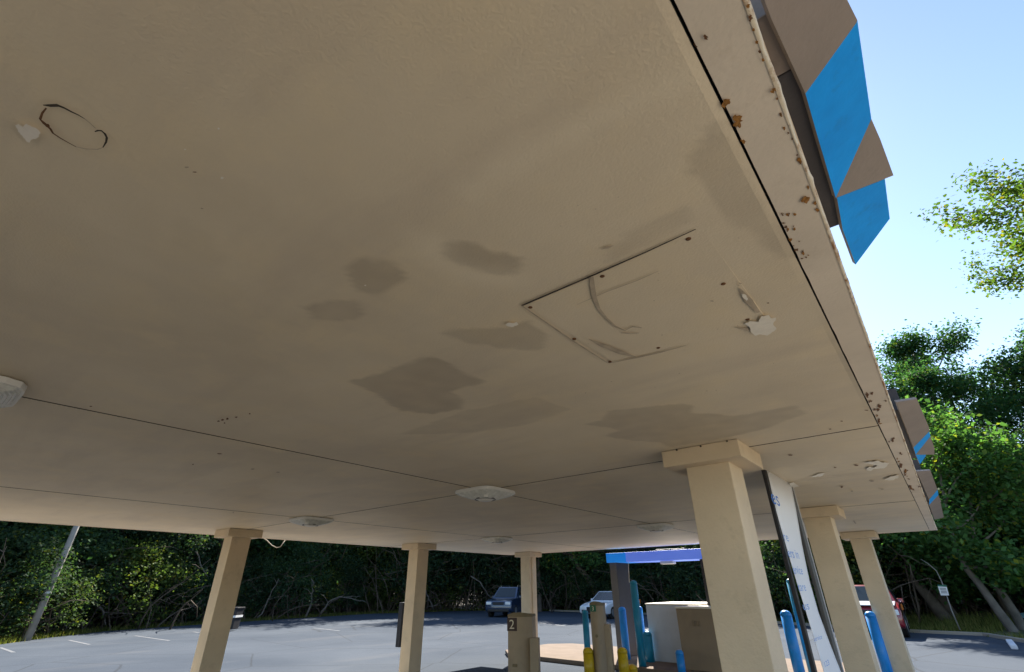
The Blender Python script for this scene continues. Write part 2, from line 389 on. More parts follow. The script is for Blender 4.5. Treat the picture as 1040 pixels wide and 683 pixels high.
# marks that lie on the soffit: bare plaster chips, cracks, smudges (2 mm proud)
ZD = ZS - .008
def rough(pts, a=.065):
    out = []
    for (x0, y0), (x1, y1) in zip(pts, pts[1:] + pts[:1]):
        l = math.hypot(x1 - x0, y1 - y0); out.append((x0, y0))
        for f in (.33, .66):
            j = random.gauss(0, a) * l; out.append((x0 + (x1 - x0) * f - (y1 - y0) / (l + 1e-6) * j, y0 + (y1 - y0) * f + (x1 - x0) / (l + 1e-6) * j))
    return out
MK = [0]
def mz(mi): MK[0] += 1; return ZD - .00004 * MK[0] - (.004 if mi in (1, 4) else 0)
def mark_poly(pts, mi): z = mz(mi); b.poly([onz(x, y, z) for x, y in rough(pts)], mi)
def mark_line(pts, w, mi): z = mz(mi); b.ribbon([onz(x, y, z) for x, y in pts], w, mi=mi)
def jag(cx, cy, rx, ry, n, rnd, rot=0):
    return [(cx + rx * (1 + random.uniform(-rnd, rnd)) * math.cos(2 * math.pi * k / n + rot), cy + ry * (1 + random.uniform(-rnd, rnd)) * math.sin(2 * math.pi * k / n + rot)) for k in range(n)]
z3 = lambda l: [(500 + x / 2.847, 200 + y / 2.847) for x, y in l]
z7 = lambda l: [(760 + x / 4.27, 400 + y / 4.27) for x, y in l]
z1 = lambda l: [(x / 4, 60 + y / 4) for x, y in l]
z4 = lambda l: [(x / 3.467, 360 + y / 3.467) for x, y in l]
mark_poly(z3([(728,368),(745,360),(770,362),(778,345),(800,342),(806,352),(820,350),(812,370),(822,380),(808,392),(795,402),(775,398),(760,402),(748,392),(744,378)]), 1)
mark_poly(z3([(38,370),(48,364),(60,366),(70,362),(75,370),(60,377),(45,375)]), 1)
mark_poly(z3([(720,282),(728,281),(740,296),(735,301),(725,292)]), 1)
mark_poly(z1([(62,270),(75,264),(92,276),(108,264),(130,276),(152,286),(165,302),(150,322),(128,328),(120,340),(104,330),(90,312),(74,296)]), 4)
mark_poly(z7([(490,302),(530,294),(562,290),(585,300),(612,300),(600,316),(560,326),(515,333),(512,325),(560,313),(530,305)]), 1)
mark_poly(z7([(275,360),(300,349),(332,346),(320,357),(290,363)]), 1)
mark_poly(z7([(590,376),(615,360),(655,354),(648,368),(620,376)]), 1)
mark_poly(z7([(178,388),(196,384),(220,402),(200,408),(182,404)]), 1)
for cx, cy, r in ((222,131,1.4),(225.5,181,1.6),(188,152,.9),(371,290,1.)): mark_poly(jag(cx, cy, r, r * .7, 7, .3), 4)
# broken oval patch ring
mark_line(z1([(175,188),(200,190),(235,189),(262,200),(290,215),(318,228),(343,243)]), [.002,.007,.008,.006,.005,.004,.002], 2)
mark_line(z1([(385,296),(398,291),(412,292),(426,304),(434,320),(431,338),(418,360)]), [.002,.004,.005,.006,.005,.004,.002], 2)
mark_line(z1([(343,243),(362,258),(388,282)]), [.003,.002,.002], 3)
mark_line(z1([(310,358),(350,366),(395,368),(418,360)]), [.002,.003,.003,.002], 3)
mark_line(z1([(188,200),(172,220),(163,245),(180,262),(205,285),(215,302),(245,322),(280,342),(310,358)]), [.003,.004,.005,.009,.006,.005,.004,.003,.002], 5)
mark_poly(z1([(178,262),(195,264),(203,274),(190,278)]), 5)
# hatch outline and its smudges
mark_line(z3([(85,315),(280,232),(440,162),(588,94)]), [.010,.009,.007,.004], 2)
mark_line(z3([(85,315),(150,360),(230,415),(335,482)]), [.006,.007,.008,.004], 3)
mark_line(z3([(280,412),(320,430),(370,450),(420,466)]), [.004,.03,.034,.006], 3)
mark_line(z3([(287,232),(290,262),(295,290),(308,325),(330,352),(355,375),(385,388)]), [.014,.018,.017,.013,.011,.010,.006], 3)
mark_line(z3([(372,394),(400,396),(425,394)]), [.006,.008,.004], 3)
mark_line(z3([(385,386),(405,376),(432,379)]), [.005,.007,.004], 3)
mark_line(z3([(335,482),(420,465),(480,452),(560,430)]), [.004,.012,.010,.003], 3)
mark_line(z3([(715,265),(740,300),(770,335)]), [.003,.03,.012], 3)
mark_line(z3([(700,378),(730,382),(750,392)]), [.003,.018,.006], 3)
mark_line(z3([(245,312),(330,275),(420,242),(480,215)]), [.002,.004,.004,.002], 3)
mark_line(z3([(315,152),(335,147),(350,141)]), [.003,.012,.003], 3)
# hairline cracks far off
mark_line([(806,490),(830,486.6),(850,484.5),(884,480.5)], [.004,.012,.010,.005], 3)
mark_line([(867,529.6),(890,527.5),(919,525)], [.006,.02,.008], 3)
mark_line([(867,529),(869,532)], .02, 3)
# small rusty spots
for cx, cy in ((222,428),(226,426.5),(228,430),(231,425.5),(240,424),(253.5,420.5)): mark_poly(jag(cx, cy, random.uniform(.8,2.2), random.uniform(.6,1.), 7, .4), 5)
for cx, cy in ((196,471.8),(257,476.7),(282,480),(223,461),(92,413),(237,520.5),(198,175),(190,170),(205,212),(843,436),(855,428),(870,473),(848,475),(855,495),(865,499),(896,497),(886,489),(803,462.5),(880,417),(750,290),(752,288),(780,308),(723,306)): mark_poly(jag(cx, cy, random.uniform(.8,2.6), random.uniform(.5,.9), 7, .4), 5 if random.random() < .5 else 3)
for k in range(26):
    t = random.random(); x = random.uniform(560, 800); y = 200 + random.random() * 250
    if x < 690 + (y - 0) * .48 - 20: mark_poly(jag(x, y, random.uniform(.3,.9), random.uniform(.2,.6), 6, .4), 3)
soffit = b.build('soffit', [M_SOF, M_CHIP, M_CRACK, M_SMUDGE, paint('worn plaster', (.76, .72, .66), .8, .08, 20), M_RUSTD], canopy)
for nm, arr in (('patch', att), ('scuff', att2)):
    a = soffit.data.attributes.new(nm, 'FLOAT', 'POINT'); full = arr + [0.] * (len(b.v) - nso); a.data.foreach_set('value', full)
# hatch plate
hp = [onz(x, y, ZS) for x, y in ((530,312),(705,234),(782,325),(628,369))]
hx0, hx1 = sum(hp[i].x for i in (0, 3)) / 2, sum(hp[i].x for i in (1, 2)) / 2; hy0, hy1 = sum(hp[i].y for i in (0, 1)) / 2, sum(hp[i].y for i in (2, 3)) / 2
b = MB(); b.box(((hx0 + hx1) / 2 + .006, (hy0 + hy1) / 2 + .006, ZS - .0005), (hx1 - hx0, hy1 - hy0, .006)); hatch = b.build('access_panel', M_SOF, canopy)
hatch['label'] = 'square screwed access panel set in the soffit'
for x, y in ((567,122),(318,230),(110,320),(237,412),(340,478),(480,437),(738,355),(668,252)):
    p = onz(500 + x / 2.847, 200 + y / 2.847, ZS - .004); b = MB(); b.lathe([(.009, .002), (.009, -.002), (.006, -.004), (.002, -.004)], (p.x, p.y, ZS - .003), 10); b.build('screw', M_RUSTD, hatch)
# roof deck, border strip, lip, fascias
b = MB(); b.box(((XL + XE - .02) / 2, (YB + YF) / 2, ZS + .16), (XE - .02 - XL - .02, YF - YB - .02, .28)); b.build('roof_deck', M_DECK, canopy)
b = MB(); ny = 200
vs = []
for j in range(ny + 1):
    y = YB + (YF - YB) * j / ny; vs += [(XG + .005 + .003 * noise.noise((y * 9, 0, 0)), y, ZS - .002), (XE - .008, y, ZS - .002)]
b.add(vs, [(2 * j, 2 * j + 2, 2 * j + 3, 2 * j + 1) for j in range(ny)])
b.box((XG + .012, (YB + YF) / 2, ZS + .012), (.008, YF - YB, .024))
def strip_mark(pts, mi): MK[0] += 1; z = ZS - .004 - .00003 * (MK[0] % 100); b.poly([onz(x, y, z) for x, y in rough(pts, .22)], mi)
z5 = lambda l: [(660 + x / 2.44, y / 2.44) for x, y in l]
strip_mark(z5([(180,256),(188,246),(200,245),(200,254),(190,262),(187,272)]), 1)
strip_mark(z5([(205,292),(212,284),(222,286),(231,300),(226,314),(214,320),(206,308)]), 1)
strip_mark(z5([(224,350),(232,346),(240,352),(231,357)]), 1)
strip_mark(z5([(374,500),(380,490),(396,489),(395,497),(383,503)]), 1)
strip_mark(z5([(132,90),(137,86),(145,94),(140,99)]), 2)
strip_mark(z5([(108,110),(113,108),(119,117),(113,118)]), 2)
for x, y in ((250,15),(255,45),(262,75),(270,105),(278,128),(286,150),(312,225),(320,245),(330,285),(338,318),(348,330),(358,345),(370,385),(376,400),(398,465),(415,505),(420,520)):
    cx, cy = 660 + x / 2.44, y / 2.44; r = random.uniform(1.2, 3.0); strip_mark(jag(cx - 2.2, cy, r * .7, r, 8, .5), 1 if random.random() < .6 else 2)
for k in range(58):
    y = random.uniform(215, 275) if k < 22 else random.uniform(400, 505)
    gx = 680 + y * .4885; wx = {0: 22, 1: 18}[k >= 22]
    x = gx + 3 + abs(random.gauss(0, .38)) * wx; r = random.uniform(.5, 1.7)
    strip_mark(jag(x, y, r, r * random.uniform(.6, 1.6), 7, .5), 2 if random.random() < .7 else 1)
b.build('border_strip', [M_STRIP, M_RUST, M_RUSTD], canopy)
b = MB(); ny = 700; vs = []
for j in range(ny + 1):                       # pressed metal lip, lifting and rusting along its edge
    y = YB + (YF - YB) * j / ny; w = .004 * noise.noise((y * 5, 3, 0)) + .0035 * noise.noise((y * 19, 7, 0)) + .0025 * noise.noise((y * 55, 7, 2))
    vs += [(XE - .009, y, ZS - .0035), (XE - .004 + w, y, ZS - .004 + w * .4), (XE + .001 + w, y, ZS + .004), (XE + .0005, y, ZS + .045)]
b.add(vs, [(4 * j + k, 4 * j + 4 + k, 4 * j + 5 + k, 4 * j + 1 + k) for j in range(ny) for k in range(3)])
b.build('metal_lip', M_LIP, canopy, smooth=True)
b = MB(); b.box((XE - .004, (YB + YF) / 2, ZS + .24), (.014, YF - YB, .40)); b.build('fascia', M_STRIP, canopy)
b = MB(); b.box(((XL + XE) / 2, YF + .008, ZS + .18), (XE - XL + .03, .02, .37)); b.build('fascia', M_STRIP, canopy)
b = MB(); b.box((XL - .008, (YB + YF) / 2, ZS + .18), (.02, YF - YB, .37)); b.build('fascia', M_STRIP, canopy)
# columns
for cx, nm in ((XRc, 'R'), (XLc, 'L')):
    for k, cy in enumerate(YC):
        b = MB(); b.box((cx, cy, (ZS - CAPH) / 2), (COLA * 2, COLA * 2, ZS - CAPH)); colm = b.build('column', M_COLN, canopy, bevel=.008)
        b = MB(); b.box((cx, cy, ZS - CAPH / 2 - .004), (CAPA * 2, CAPA * 2, CAPH)); cap = b.build('capital', M_COLN, colm, bevel=.006)
        if nm == 'L' and k == 2:
            b = MB(); b.tube([(cx + COLA + .016, cy - .06, 0), (cx + COLA + .016, cy - .06, ZS - CAPH - .02)], .016, 8); b.build('conduit', M_COLN, colm)
        if nm == 'R' and k == 0:
            for px_, py_ in ((687.3,457.3),(711.6,453.4),(738.3,448.2)):
                p = onplane(px_, py_, Vector((cx, cy - CAPA - .001, ZS)), Vector((0, 1, 0))); b = MB(); b.tube([p + Vector((0, -.003, 0)), p + Vector((0, .004, 0))], .008, 9); b.build('bolt_hole', M_CRACK, cap)

# decorative folded sign panels outside the right edge
nrm = Vector((math.sin(R(22)), 0, -math.cos(R(22)))); PP = Vector((XE + .055, 0, ZS + .085))
def sp(x, y, off=0.): return onplane(x, y, PP - nrm * off, nrm)
def sign_plate(root, polys, outline, off, name='sign_plate'):
    b = MB(); ext = -nrm * .016
    out = [sp(x, y, off) for x, y in outline]; n = len(out)
    for pts, mi in polys: b.poly([sp(x, y, off) for x, y in pts], mi)
    b.poly([p + ext for p in out], 0)
    b.add(out + [p + ext for p in out], [(i, (i + 1) % n, n + (i + 1) % n, n + i) for i in range(n)], 0)
    return b.build(name, [M_PBROWN, M_PBLUE], root)
def sign_panel(label, plates, box_px):
    q = sp(*plates[0][1][0]); root = thing('sign_panel', label, 'sign panel', (q.x, q.y, ZS), 'folded sign panels along the roof edge')
    for i, (polys, outline) in enumerate(plates): sign_plate(root, polys, outline, .004 * i)
    for ya, yb, mt, dz in box_px:
        pa, pb = onz(*ya, ZS + .08).y, onz(*yb, ZS + .08).y
        b = MB(); b.box((XE + .031, (pa + pb) / 2, ZS + .18 + dz), (.055, pb - pa, .16)); b.build('mounting_box', mt, root, bevel=.004)
    return root
sign_panel('nearest folded brown panel with broad blue diagonal band at roof edge', [
 ([([(750,-60),(835,-60),(860.4,0),(870.7,20.5),(869.6,23.6),(818,95.3),(783.6,19.5),(776.4,0)], 0), ([(818,95.3),(869.6,23.6),(870.7,20.5),(885,121),(880.5,131),(848.8,201.4),(830.7,140)], 1), ([(848.8,201.4),(880.5,131),(885,121),(894.2,142),(907.5,178.4)], 0)],
  [(750,-60),(835,-60),(860.4,0),(870.7,20.5),(885,121),(894.2,142),(907.5,178.4),(848.8,201.4),(830.7,140),(818,95.3),(783.6,19.5),(776.4,0)]),
 ([([(850,201),(898.7,182),(903.7,222.3),(869,269),(855.8,233)], 1)], [(850,201),(898.7,182),(903.7,222.3),(869,269),(855.8,233)])],
 [((772,25), (802,78), M_PBROWN, .0), ((802,79), (855,233), M_PDARK, .0)])
sign_panel('middle brown sign panel with thin blue stripe near its lower end', [
 ([([(910.2,408.7),(931.3,405.4),(943.8,435),(943.8,438.4),(927.8,454.8)], 0), ([(927.8,454.8),(943.8,438.4),(945,443.4),(930,462)], 1), ([(930,462),(945,443.4),(949,455),(949,462)], 0)],
  [(910.2,408.7),(931.3,405.4),(943.8,435),(943.8,438.4),(945,443.4),(949,455),(949,462),(930,462),(927.8,454.8)]),
 ([([(929.5,461),(941,460),(940,463.6),(934.4,471.8)], 1)], [(929.5,461),(941,460),(940,463.6),(934.4,471.8)])],
 [((911,420), (930,468), M_PDARK, .0)])
sign_panel('farthest small grey brown sign panel with purplish blue stripe', [
 ([([(931,479),(945,478),(952.2,497.7),(943.8,507.6)], 0), ([(943.8,507.6),(952.2,497.7),(953,503),(943.8,513)], 1), ([(943.8,513),(953,503),(956,509.8)], 0)],
  [(931,479),(945,478),(952.2,497.7),(953,503),(956,509.8),(943.8,513),(943.8,507.6)]),
 ([([(943,511),(955,509.5),(958.6,525.8),(949.3,528)], 0)], [(943,511),(955,509.5),(958.6,525.8),(949.3,528)])],
 [((930,484), (948,524), M_PDARK, .0)])

# ceiling lights
def ceiling_light(x, y, label, half=.275):
    t = thing('ceiling_light', label, 'ceiling light', (x, y, ZS), 'square canopy lights under the soffit')
    b = MB(); b.prism([(x + half / (abs(math.cos(a)) ** 6. + abs(math.sin(a)) ** 6.) ** (1 / 6.) * math.cos(a), y + half / (abs(math.cos(a)) ** 6. + abs(math.sin(a)) ** 6.) ** (1 / 6.) * math.sin(a), ZS - .04) for a in [2 * math.pi * k / 32 for k in range(32)]], (0, 0, .036)); b.build('housing', M_WHITE, t, bevel=.006)
    b = MB(); n_ = 9; vs = []
    for i in range(n_):
        hw = half * (.95 - .50 * (i / (n_ - 1)) ** 1.3); z0 = ZS - .04 - .05 * i / (n_ - 1)
        for hh, zz in ((hw, z0), (hw - .004, z0 - .009)):
            for k in range(32):
                a = 2 * math.pi * k / 32; rr_ = hh / (abs(math.cos(a)) ** 6. + abs(math.sin(a)) ** 6.) ** (1 / 6.); vs.append((x + rr_ * math.cos(a), y + rr_ * math.sin(a), zz))
    m_ = 2 * n_; b.add(vs, [(32 * i + k, 32 * i + 32 + k, 32 * i + 32 + (k + 1) % 32, 32 * i + (k + 1) % 32) for i in range(m_ - 1) for k in range(32)] + [tuple(32 * m_ - 1 - k for k in range(32))]); b.build('lens', M_LENS, t)
    b = MB(); b.lathe([(.125, -.07), (.125, -.098), (.115, -.104), (.105, -.098), (.105, -.07)], (x, y, ZS), 22); b.build('retaining_ring', M_GREY, t, smooth=True)
    b = MB(); b.lathe([(.09, -.03), (.09, -.10), (.075, -.112), (.045, -.118), (.012, -.12)], (x, y, ZS), 18); g = b.build('bulb_cover', M_WHITE, t, smooth=True)
    b = MB(); b.box((x + half * .52, y - half * .52, ZS - .088), (.05, .012, .03), R(45)); b.build('clip', M_WHITE, t)
    return t
_c = onz(17, 396, ZS - .05); LX0, LY0 = _c.x - .235, _c.y - .235
ceiling_light(X1 - .01, Y1 + .02, 'white square ceiling light at the soffit seam crossing mid picture')
ceiling_light(LX0, LY0, 'ceiling light cut off by the left picture edge')
ceiling_light(X2, Y1, 'dim ceiling light above and between the two leftmost columns')
ceiling_light(X2 + .03, Y3 + .1, 'small far ceiling light above the column beside the parked dark car')
ceiling_light(X1 - .02, Y3 + .25, 'far ceiling light above the blue header')

# cables
fe = YF - .05
b = MB(); pts = [onplane(x, y, Vector((0, YF + .03, 0)), Vector((0, 1, 0))) for x, y in ((541,585),(541.5,570),(545,566),(552,562.5),(562,561.5),(571,560.5),(577,563),(585,565),(592,562.5),(600,560.5),(612,561),(618,560),(640,558.5),(664,556),(690,554.5))]
b.tube(pts, .013, 6); tag(b.build('cable', M_CABLE, smooth=True), 'black cable looping along the far roof edge above the cars', 'cable')
b = MB(); pl = Vector((XL - .03, 0, 0)); pts = [onplane(x, y, pl, Vector((1, 0, 0))) for x, y in ((266.5,546),(271,549),(276,554),(281,556.5),(285,555.5),(290,548))]
b.tube(pts, .008, 6); tag(b.build('cord', M_CORD, smooth=True), 'pale cord hanging in a loop beside leftmost column top', 'cord')
p0 = onplane(409, 612, Vector((0, YC[1] + .3, 0)), Vector((0, 1, 0))); p1 = onplane(404.5, 657, Vector((0, YC[1] + .3, 0)), Vector((0, 1, 0)))
b = MB(); b.box((p1.x + .09, YC[1] + .26, (p0.z + p1.z) / 2), (.14, .14, abs(p0.z - p1.z))); tag(b.build('meter_box', M_BLK, bevel=.01), 'narrow black box fixed behind the second left column', 'box')

# ------------------------------------------------------------------ island furniture
def kiosk(cx_px, top_px, w, d, r, label, num, plate_mat, plate_px, seed):
    p = dist(cx_px, top_px, r); h = p.z; loc = Vector((p.x, p.y, 0)); az = math.atan2(-p.x, p.y)      # faces the lens side
    rm = Matrix.Rotation(az * .72, 3, 'Z')
    t = thing('number_kiosk', label, 'kiosk', loc, 'numbered tan drive through posts')
    L = lambda x, y, z: loc + rm @ Vector((x, y, z))
    n = 12; sec = [(-w / 2, d / 2)] + [(-w / 2 + w * k / n, -d / 2 - .13 * math.sin(math.pi * k / n)) for k in range(n + 1)] + [(w / 2, d / 2)]
    b = MB(); m_ = len(sec)
    b.add([L(x, y, 0) for x, y in sec] + [L(x, y, h - .04) for x, y in sec], [tuple(range(m_))[::-1], tuple(range(m_, 2 * m_))] + [(i, (i + 1) % m_, m_ + (i + 1) % m_, m_ + i) for i in range(m_)])
    b.build('body', M_KIOSK, t)
    b = MB(); sc = [(x * 1.03, y * 1.03) for x, y in sec]
    b.add([L(x, y, h - .05) for x, y in sc] + [L(x * .97, y * .97, h + .04 * (1 - (2 * x / w) ** 2)) for x, y in sc], [tuple(range(m_))[::-1], tuple(range(m_, 2 * m_))] + [(i, (i + 1) % m_, m_ + (i + 1) % m_, m_ + i) for i in range(m_)])
    b.build('lid', M_KDARK, t, bevel=.006)
    return t, L, h
t, L, h = kiosk(530, 623.5, .55, .46, 12.6, 'wide tan post with curved lid and brown number 2 plate', '2', M_PLATE, None, 1)
b = MB(); b.box(L(-.155, -.352, h - .19), (.22, .02, .25), rot=None, rz=math.atan2(.0, 1) + math.atan2(-t.location.x, t.location.y) * .72); pl_ = b.build('number_plate', M_PLATE, t)
_az = math.atan2(-t.location.x, t.location.y) * .72; rv = Vector((math.cos(_az), math.sin(_az), 0)); fv = Vector((math.sin(_az), -math.cos(_az), 0))
text_mesh('2', .25, L(-.155, -.352, h - .19) + fv * .013 - rv * .068 - Vector((0, 0, .085)), rv, (0, 0, 1), M_LETW, 'number', pl_)
b = MB(); b.box(L(.335, -.30, h * .5 - .22), (.19, .2, h - .44), rz=_az); b.build('side_box', M_KIOSK, t, bevel=.008)
b = MB(); b.box(L(-.10, -.365, .3), (.1, .05, .05), rz=_az); b.build('latch', M_KDARK, t, bevel=.01)
t, L, h = kiosk(606.5, 612.5, .30, .34, 12.6, 'slim tan post with small green number 3 plate', '3', M_GREEN, None, 2)
_az = math.atan2(-t.location.x, t.location.y) * .72; rv = Vector((math.cos(_az), math.sin(_az), 0)); fv = Vector((math.sin(_az), -math.cos(_az), 0))
b = MB(); b.box(L(-.055, -.308, h - .10), (.125, .02, .125), rz=_az); pl_ = b.build('number_plate', M_GREEN, t)
text_mesh('3', .11, L(-.055, -.308, h - .10) + fv * .013 - rv * .03 - Vector((0, 0, .038)), rv, (0, 0, 1), M_LETW, 'number', pl_)
p = L(-.02, -.298, h - .62); b = MB(); b.tube([p, p + fv * .02], .032, 12); b.build('lock', M_KDARK, t)
b = MB(); b.box(L(.20, -.06, h * .5 - .2), (.12, .26, h - .42), rz=_az); b.build('side_box', M_KIOSK, t, bevel=.008)

def bollard(x, y, r, diam, mt, label, name='bollard', group='blue and teal guard posts', dome=True, capm=None):
    p = dist(x, y, r); h = p.z; loc = (p.x, p.y, 0); a = diam / 2
    t = thing(name, label, 'bollard', loc, group)
    b = MB(); b.lathe([(a, 0), (a, h - a * .9)], loc, 18); b.build('post', mt, t, smooth=False)
    for f in t.children[0].data.polygons: f.use_smooth = len(f.vertices) == 4
    b = MB(); b.lathe([(a * 1.02, h - a * .95), (a * 1.02, h - a * .75), (a * .92, h - a * .45), (a * .68, h - a * .16), (a * .35, h - a * .03), (a * .08, h)], loc, 18); b.build('cap', capm or mt, t, smooth=True)
    b = MB(); b.lathe([(a * 1.35, 0), (a * 1.35, .015), (a * 1.02, .03)], loc, 18); b.build('base_ring', M_CONC, t)
    return t
bollard(594, 619.5, 14.0, .155, M_TEAL, 'blue post just left of the green number 3 post')
bollard(631.5, 616.5, 15.2, .2, M_BLUEB, 'bright blue post against the dark frame of the blue header', capm=M_BLUEB)
bollard(643, 589.5, 14.0, .18, M_TEAL, 'tallest teal post rising past the blue header frame')
bollard(649.5, 616, 15.2, .135, M_BLUEB, 'thin blue post peeking out behind the tallest teal post')
bollard(657, 641, 14.8, .22, M_TEAL, 'short teal post at the left foot of the white cabinet')
bollard(689.5, 660, 13.0, .17, M_BLUEB, 'short deep blue post in front of the two cabinets')
bollard(797, 620, 13.1, .215, M_BLUEB, 'blue post between the nearest column and the banner')
bollard(801.5, 588, 13.6, .15, M_TEAL, 'tall teal post half hidden behind the banner frame')
bollard(882.5, 621, 12.8, .18, M_BLUEB, 'blue post between the two far right columns')
bollard(597, 657.5, 12.4, .22, M_YELL, 'yellow post in front of blue post beside number 3', 'bollard', 'yellow guard posts')
bollard(631.5, 657.5, 12.6, .22, M_YELL, 'yellow post at the foot of the dark header frame', 'bollard', 'yellow guard posts')
bollard(641.5, 674.5, 12.9, .225, M_YELL, 'lowest yellow post next to the tallest teal post', 'bollard', 'yellow guard posts')

# cabinets
def cabinet(px_l, px_top, r, w, d, mt, label, rz=0., lip=.03, lidm=M_LID, lt=.035):
    p = dist(px_l, px_top, r); h = p.z
    t = thing('utility_cabinet', label, 'cabinet', (p.x, p.y, 0), 'large metal cabinets on the island')
    cx, cy = p.x + w / 2, p.y + d / 2
    b = MB(); b.box((cx, cy, (h - lt + .1) / 2), (w, d, h - lt - .1)); body = b.build('body', mt, t, bevel=.012)
    b = MB(); b.box((cx, cy, h - lt / 2 + .001), (w + lip, d + lip, lt)); b.build('lid', lidm, t, bevel=.008)
    b = MB(); b.box((cx, cy, .055), (w - .04, d - .04, .11)); b.build('plinth', M_CONC, t)
    return t, p, h, cx, cy
t, p, h, cx, cy = cabinet(655.5, 613, 15.0, 1.42, 1.9, M_CABW, 'big white metal cabinet with pale lid behind the brown one')
t, p, h, cx, cy = cabinet(686, 616.5, 13.7, 1.35, 2.2, M_CABB, 'brown metal cabinet with cream lid partly hidden by the nearest column')
b = MB(); b.box((cx, p.y - .008, h - .09), (1.22, .02, .07)); b.build('door_rim', M_CABB, t)
for k in range(5):
    b = MB(); b.box((p.x + .36 + k * .04, p.y - .012, h - .33), (.014, .012, .11)); b.build('louvre', M_CABB, t)

# dark frame with a blue header
D0 = 12.6
pl_y = onz(624, 680, 0).y
fl = dist(621, 600, 15.6); yf = fl.y; nY = Vector((0, 1, 0)); P0 = Vector((0, yf, 0))
xa, xb = onplane(621.5, 600, P0, nY).x, onplane(628.5, 600, P0, nY).x
xr = onplane(716.5, 590, P0, nY).x
hz0, hz1 = onplane(627, 571.5, P0, nY).z, onplane(627, 562, P0, nY).z
frame = thing('header_frame', 'dark open frame carrying a glowing blue header beam', 'frame', ((xa + xr) / 2, yf, 0))
b = MB(); b.box(((xa + xb) / 2, yf + .36, hz0 / 2), (xb - xa, .72, hz0)); b.box(((xa + xb) / 2, yf - .004, hz0 / 2), (xb - xa - .01, .01, hz0), mi=1)
b.build('side_panel', [M_BLK, M_GREY], frame)
b = MB(); b.box((xr + .02, yf + .36, hz0 / 2), (.16, .72, hz0)); b.build('side_panel', M_BLK, frame, bevel=.01)
xm = onplane(637, 566, P0, nY).x; xl_ = onplane(617.3, 566, P0, nY).x
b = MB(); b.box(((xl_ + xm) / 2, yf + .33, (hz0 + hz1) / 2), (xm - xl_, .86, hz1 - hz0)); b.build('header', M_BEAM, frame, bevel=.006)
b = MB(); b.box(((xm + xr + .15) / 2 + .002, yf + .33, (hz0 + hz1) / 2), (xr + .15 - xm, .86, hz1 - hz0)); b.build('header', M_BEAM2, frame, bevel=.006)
lp = onplane(677, 569, P0 + Vector((0, .05, 0)), nY)
b = MB(); b.box((lp.x, yf + .12, hz0 - .045), (.36, .22, .08)); tag(b.build('lamp_box', M_WHITE, bevel=.015), 'pale box lamp fixed under the blue header beam', 'lamp')
b = MB(); wp = onplane(638.5, 571, P0, nY); wq = onplane(639.5, 592, P0, nY); b.tube([wp + Vector((0, -.02, 0)), wq + Vector((0, -.02, 0))], .008, 6); b.build('wire', M_CORD, frame)
b = MB()
for x0, x1 in ((668, 697),):
    q0 = onplane(x0, 558, P0 + Vector((0, .3, 0)), nY); q1 = onplane(x1, 555, P0 + Vector((0, .3, 0)), nY); b.box(((q0.x + q1.x) / 2, yf + .3, hz1 + .025), (q1.x - q0.x, .3, .05))
b.build('top_tray', M_BLK, frame, bevel=.01)

# banner sign
BX = -1.1 ; nX = Vector((1, 0, 0)); PB = Vector((BX, 0, 0))
def bp(x, y, off=0.): return onplane(x, y, PB + nX * off, nX)
ya, yb = bp(775, 478).y, bp(803, 491).y; yb2 = bp(853, 683).y; zt = bp(775, 477).z
ban = thing('banner_stand', 'tall white banner with blue lettering in a dark frame', 'banner', (BX, (ya + yb) / 2, 0))
b = MB(); w_ = bp(833, 683).y - bp(822, 683).y
b.box((BX, ya + .035, zt / 2 + .02), (.034, .062, zt + .04)); b.build('post', M_BLK, ban, bevel=.006)
b = MB(); b.box((BX, yb2 + .01, zt / 2 + .03), (.034, .15, zt + .06)); b.build('post', M_RAIL, ban, bevel=.006)
b = MB(); b.box((BX + .018, yb2 + .07, zt / 2 + .03), (.012, .014, zt + .055)); b.build('edge_strip', M_ALU, ban)
# vinyl with its far edge drawn in at mid height
left = [(776.6,478),(786,520),(796,556),(806,590),(816,622),(825,652),(834,683),(852,740)]
right = [(800.5,489),(806.5,520),(812,553),(819.5,590),(828.5,622),(839.5,652),(851.5,683),(872,740)]
b = MB(); vs = []; nn = 8
for (lx, ly), (rx, ry) in zip(left, right):
    A, Bp = bp(lx, ly), bp(rx, ry)
    for k in range(nn + 1):
        f = k / nn; q = A.lerp(Bp, f); vs.append((BX + .02 + .004 * math.sin(math.pi * f) * math.sin(ly * .015), q.y, q.z))
b.add(vs, [(i * (nn + 1) + k, i * (nn + 1) + k + 1, (i + 1) * (nn + 1) + k + 1, (i + 1) * (nn + 1) + k) for i in range(len(left) - 1) for k in range(nn)])
vin = b.build('vinyl', M_BANNER, ban, smooth=True)
md = vin.modifiers.new('thickness', 'SOLIDIFY'); md.thickness = .003
def ban_text(txt, x, y, ph, mt, width):
    o_ = bp(x, y, .065); top = bp(x, y - ph, .065); size = (top.z - o_.z) * 1.5
    c = text_mesh(txt, size, o_, (0, 1, 0), (0, 0, 1), mt, 'lettering', ban)
    ext = max(v.co.y for v in c.data.vertices) - min(v.co.y for v in c.data.vertices); want = bp(x + width, y, .065).y - o_.y
    y0 = min(v.co.y for v in c.data.vertices)
    for v in c.data.vertices: v.co.y = y0 + (v.co.y - y0) * want / ext
ban_text('es', 784.5, 511, 13, M_BTEXT2, 7)
ban_text('re', 796.5, 549, 8, M_BTEXT, 4.5)
ban_text('ers in', 801, 566, 9, M_BTEXT, 10.5)
ban_text('ervice', 806.5, 583, 8.5, M_BTEXT, 9)
ban_text('care', 811.5, 600.5, 8.5, M_BTEXT, 7.5)
ban_text('us', 816.5, 620, 8.5, M_BTEXT, 6)
ban_text('service', 827, 652, 5, M_BTEXT, 9)
ban_text('123', 838, 678, 6, M_BTEXT, 5)

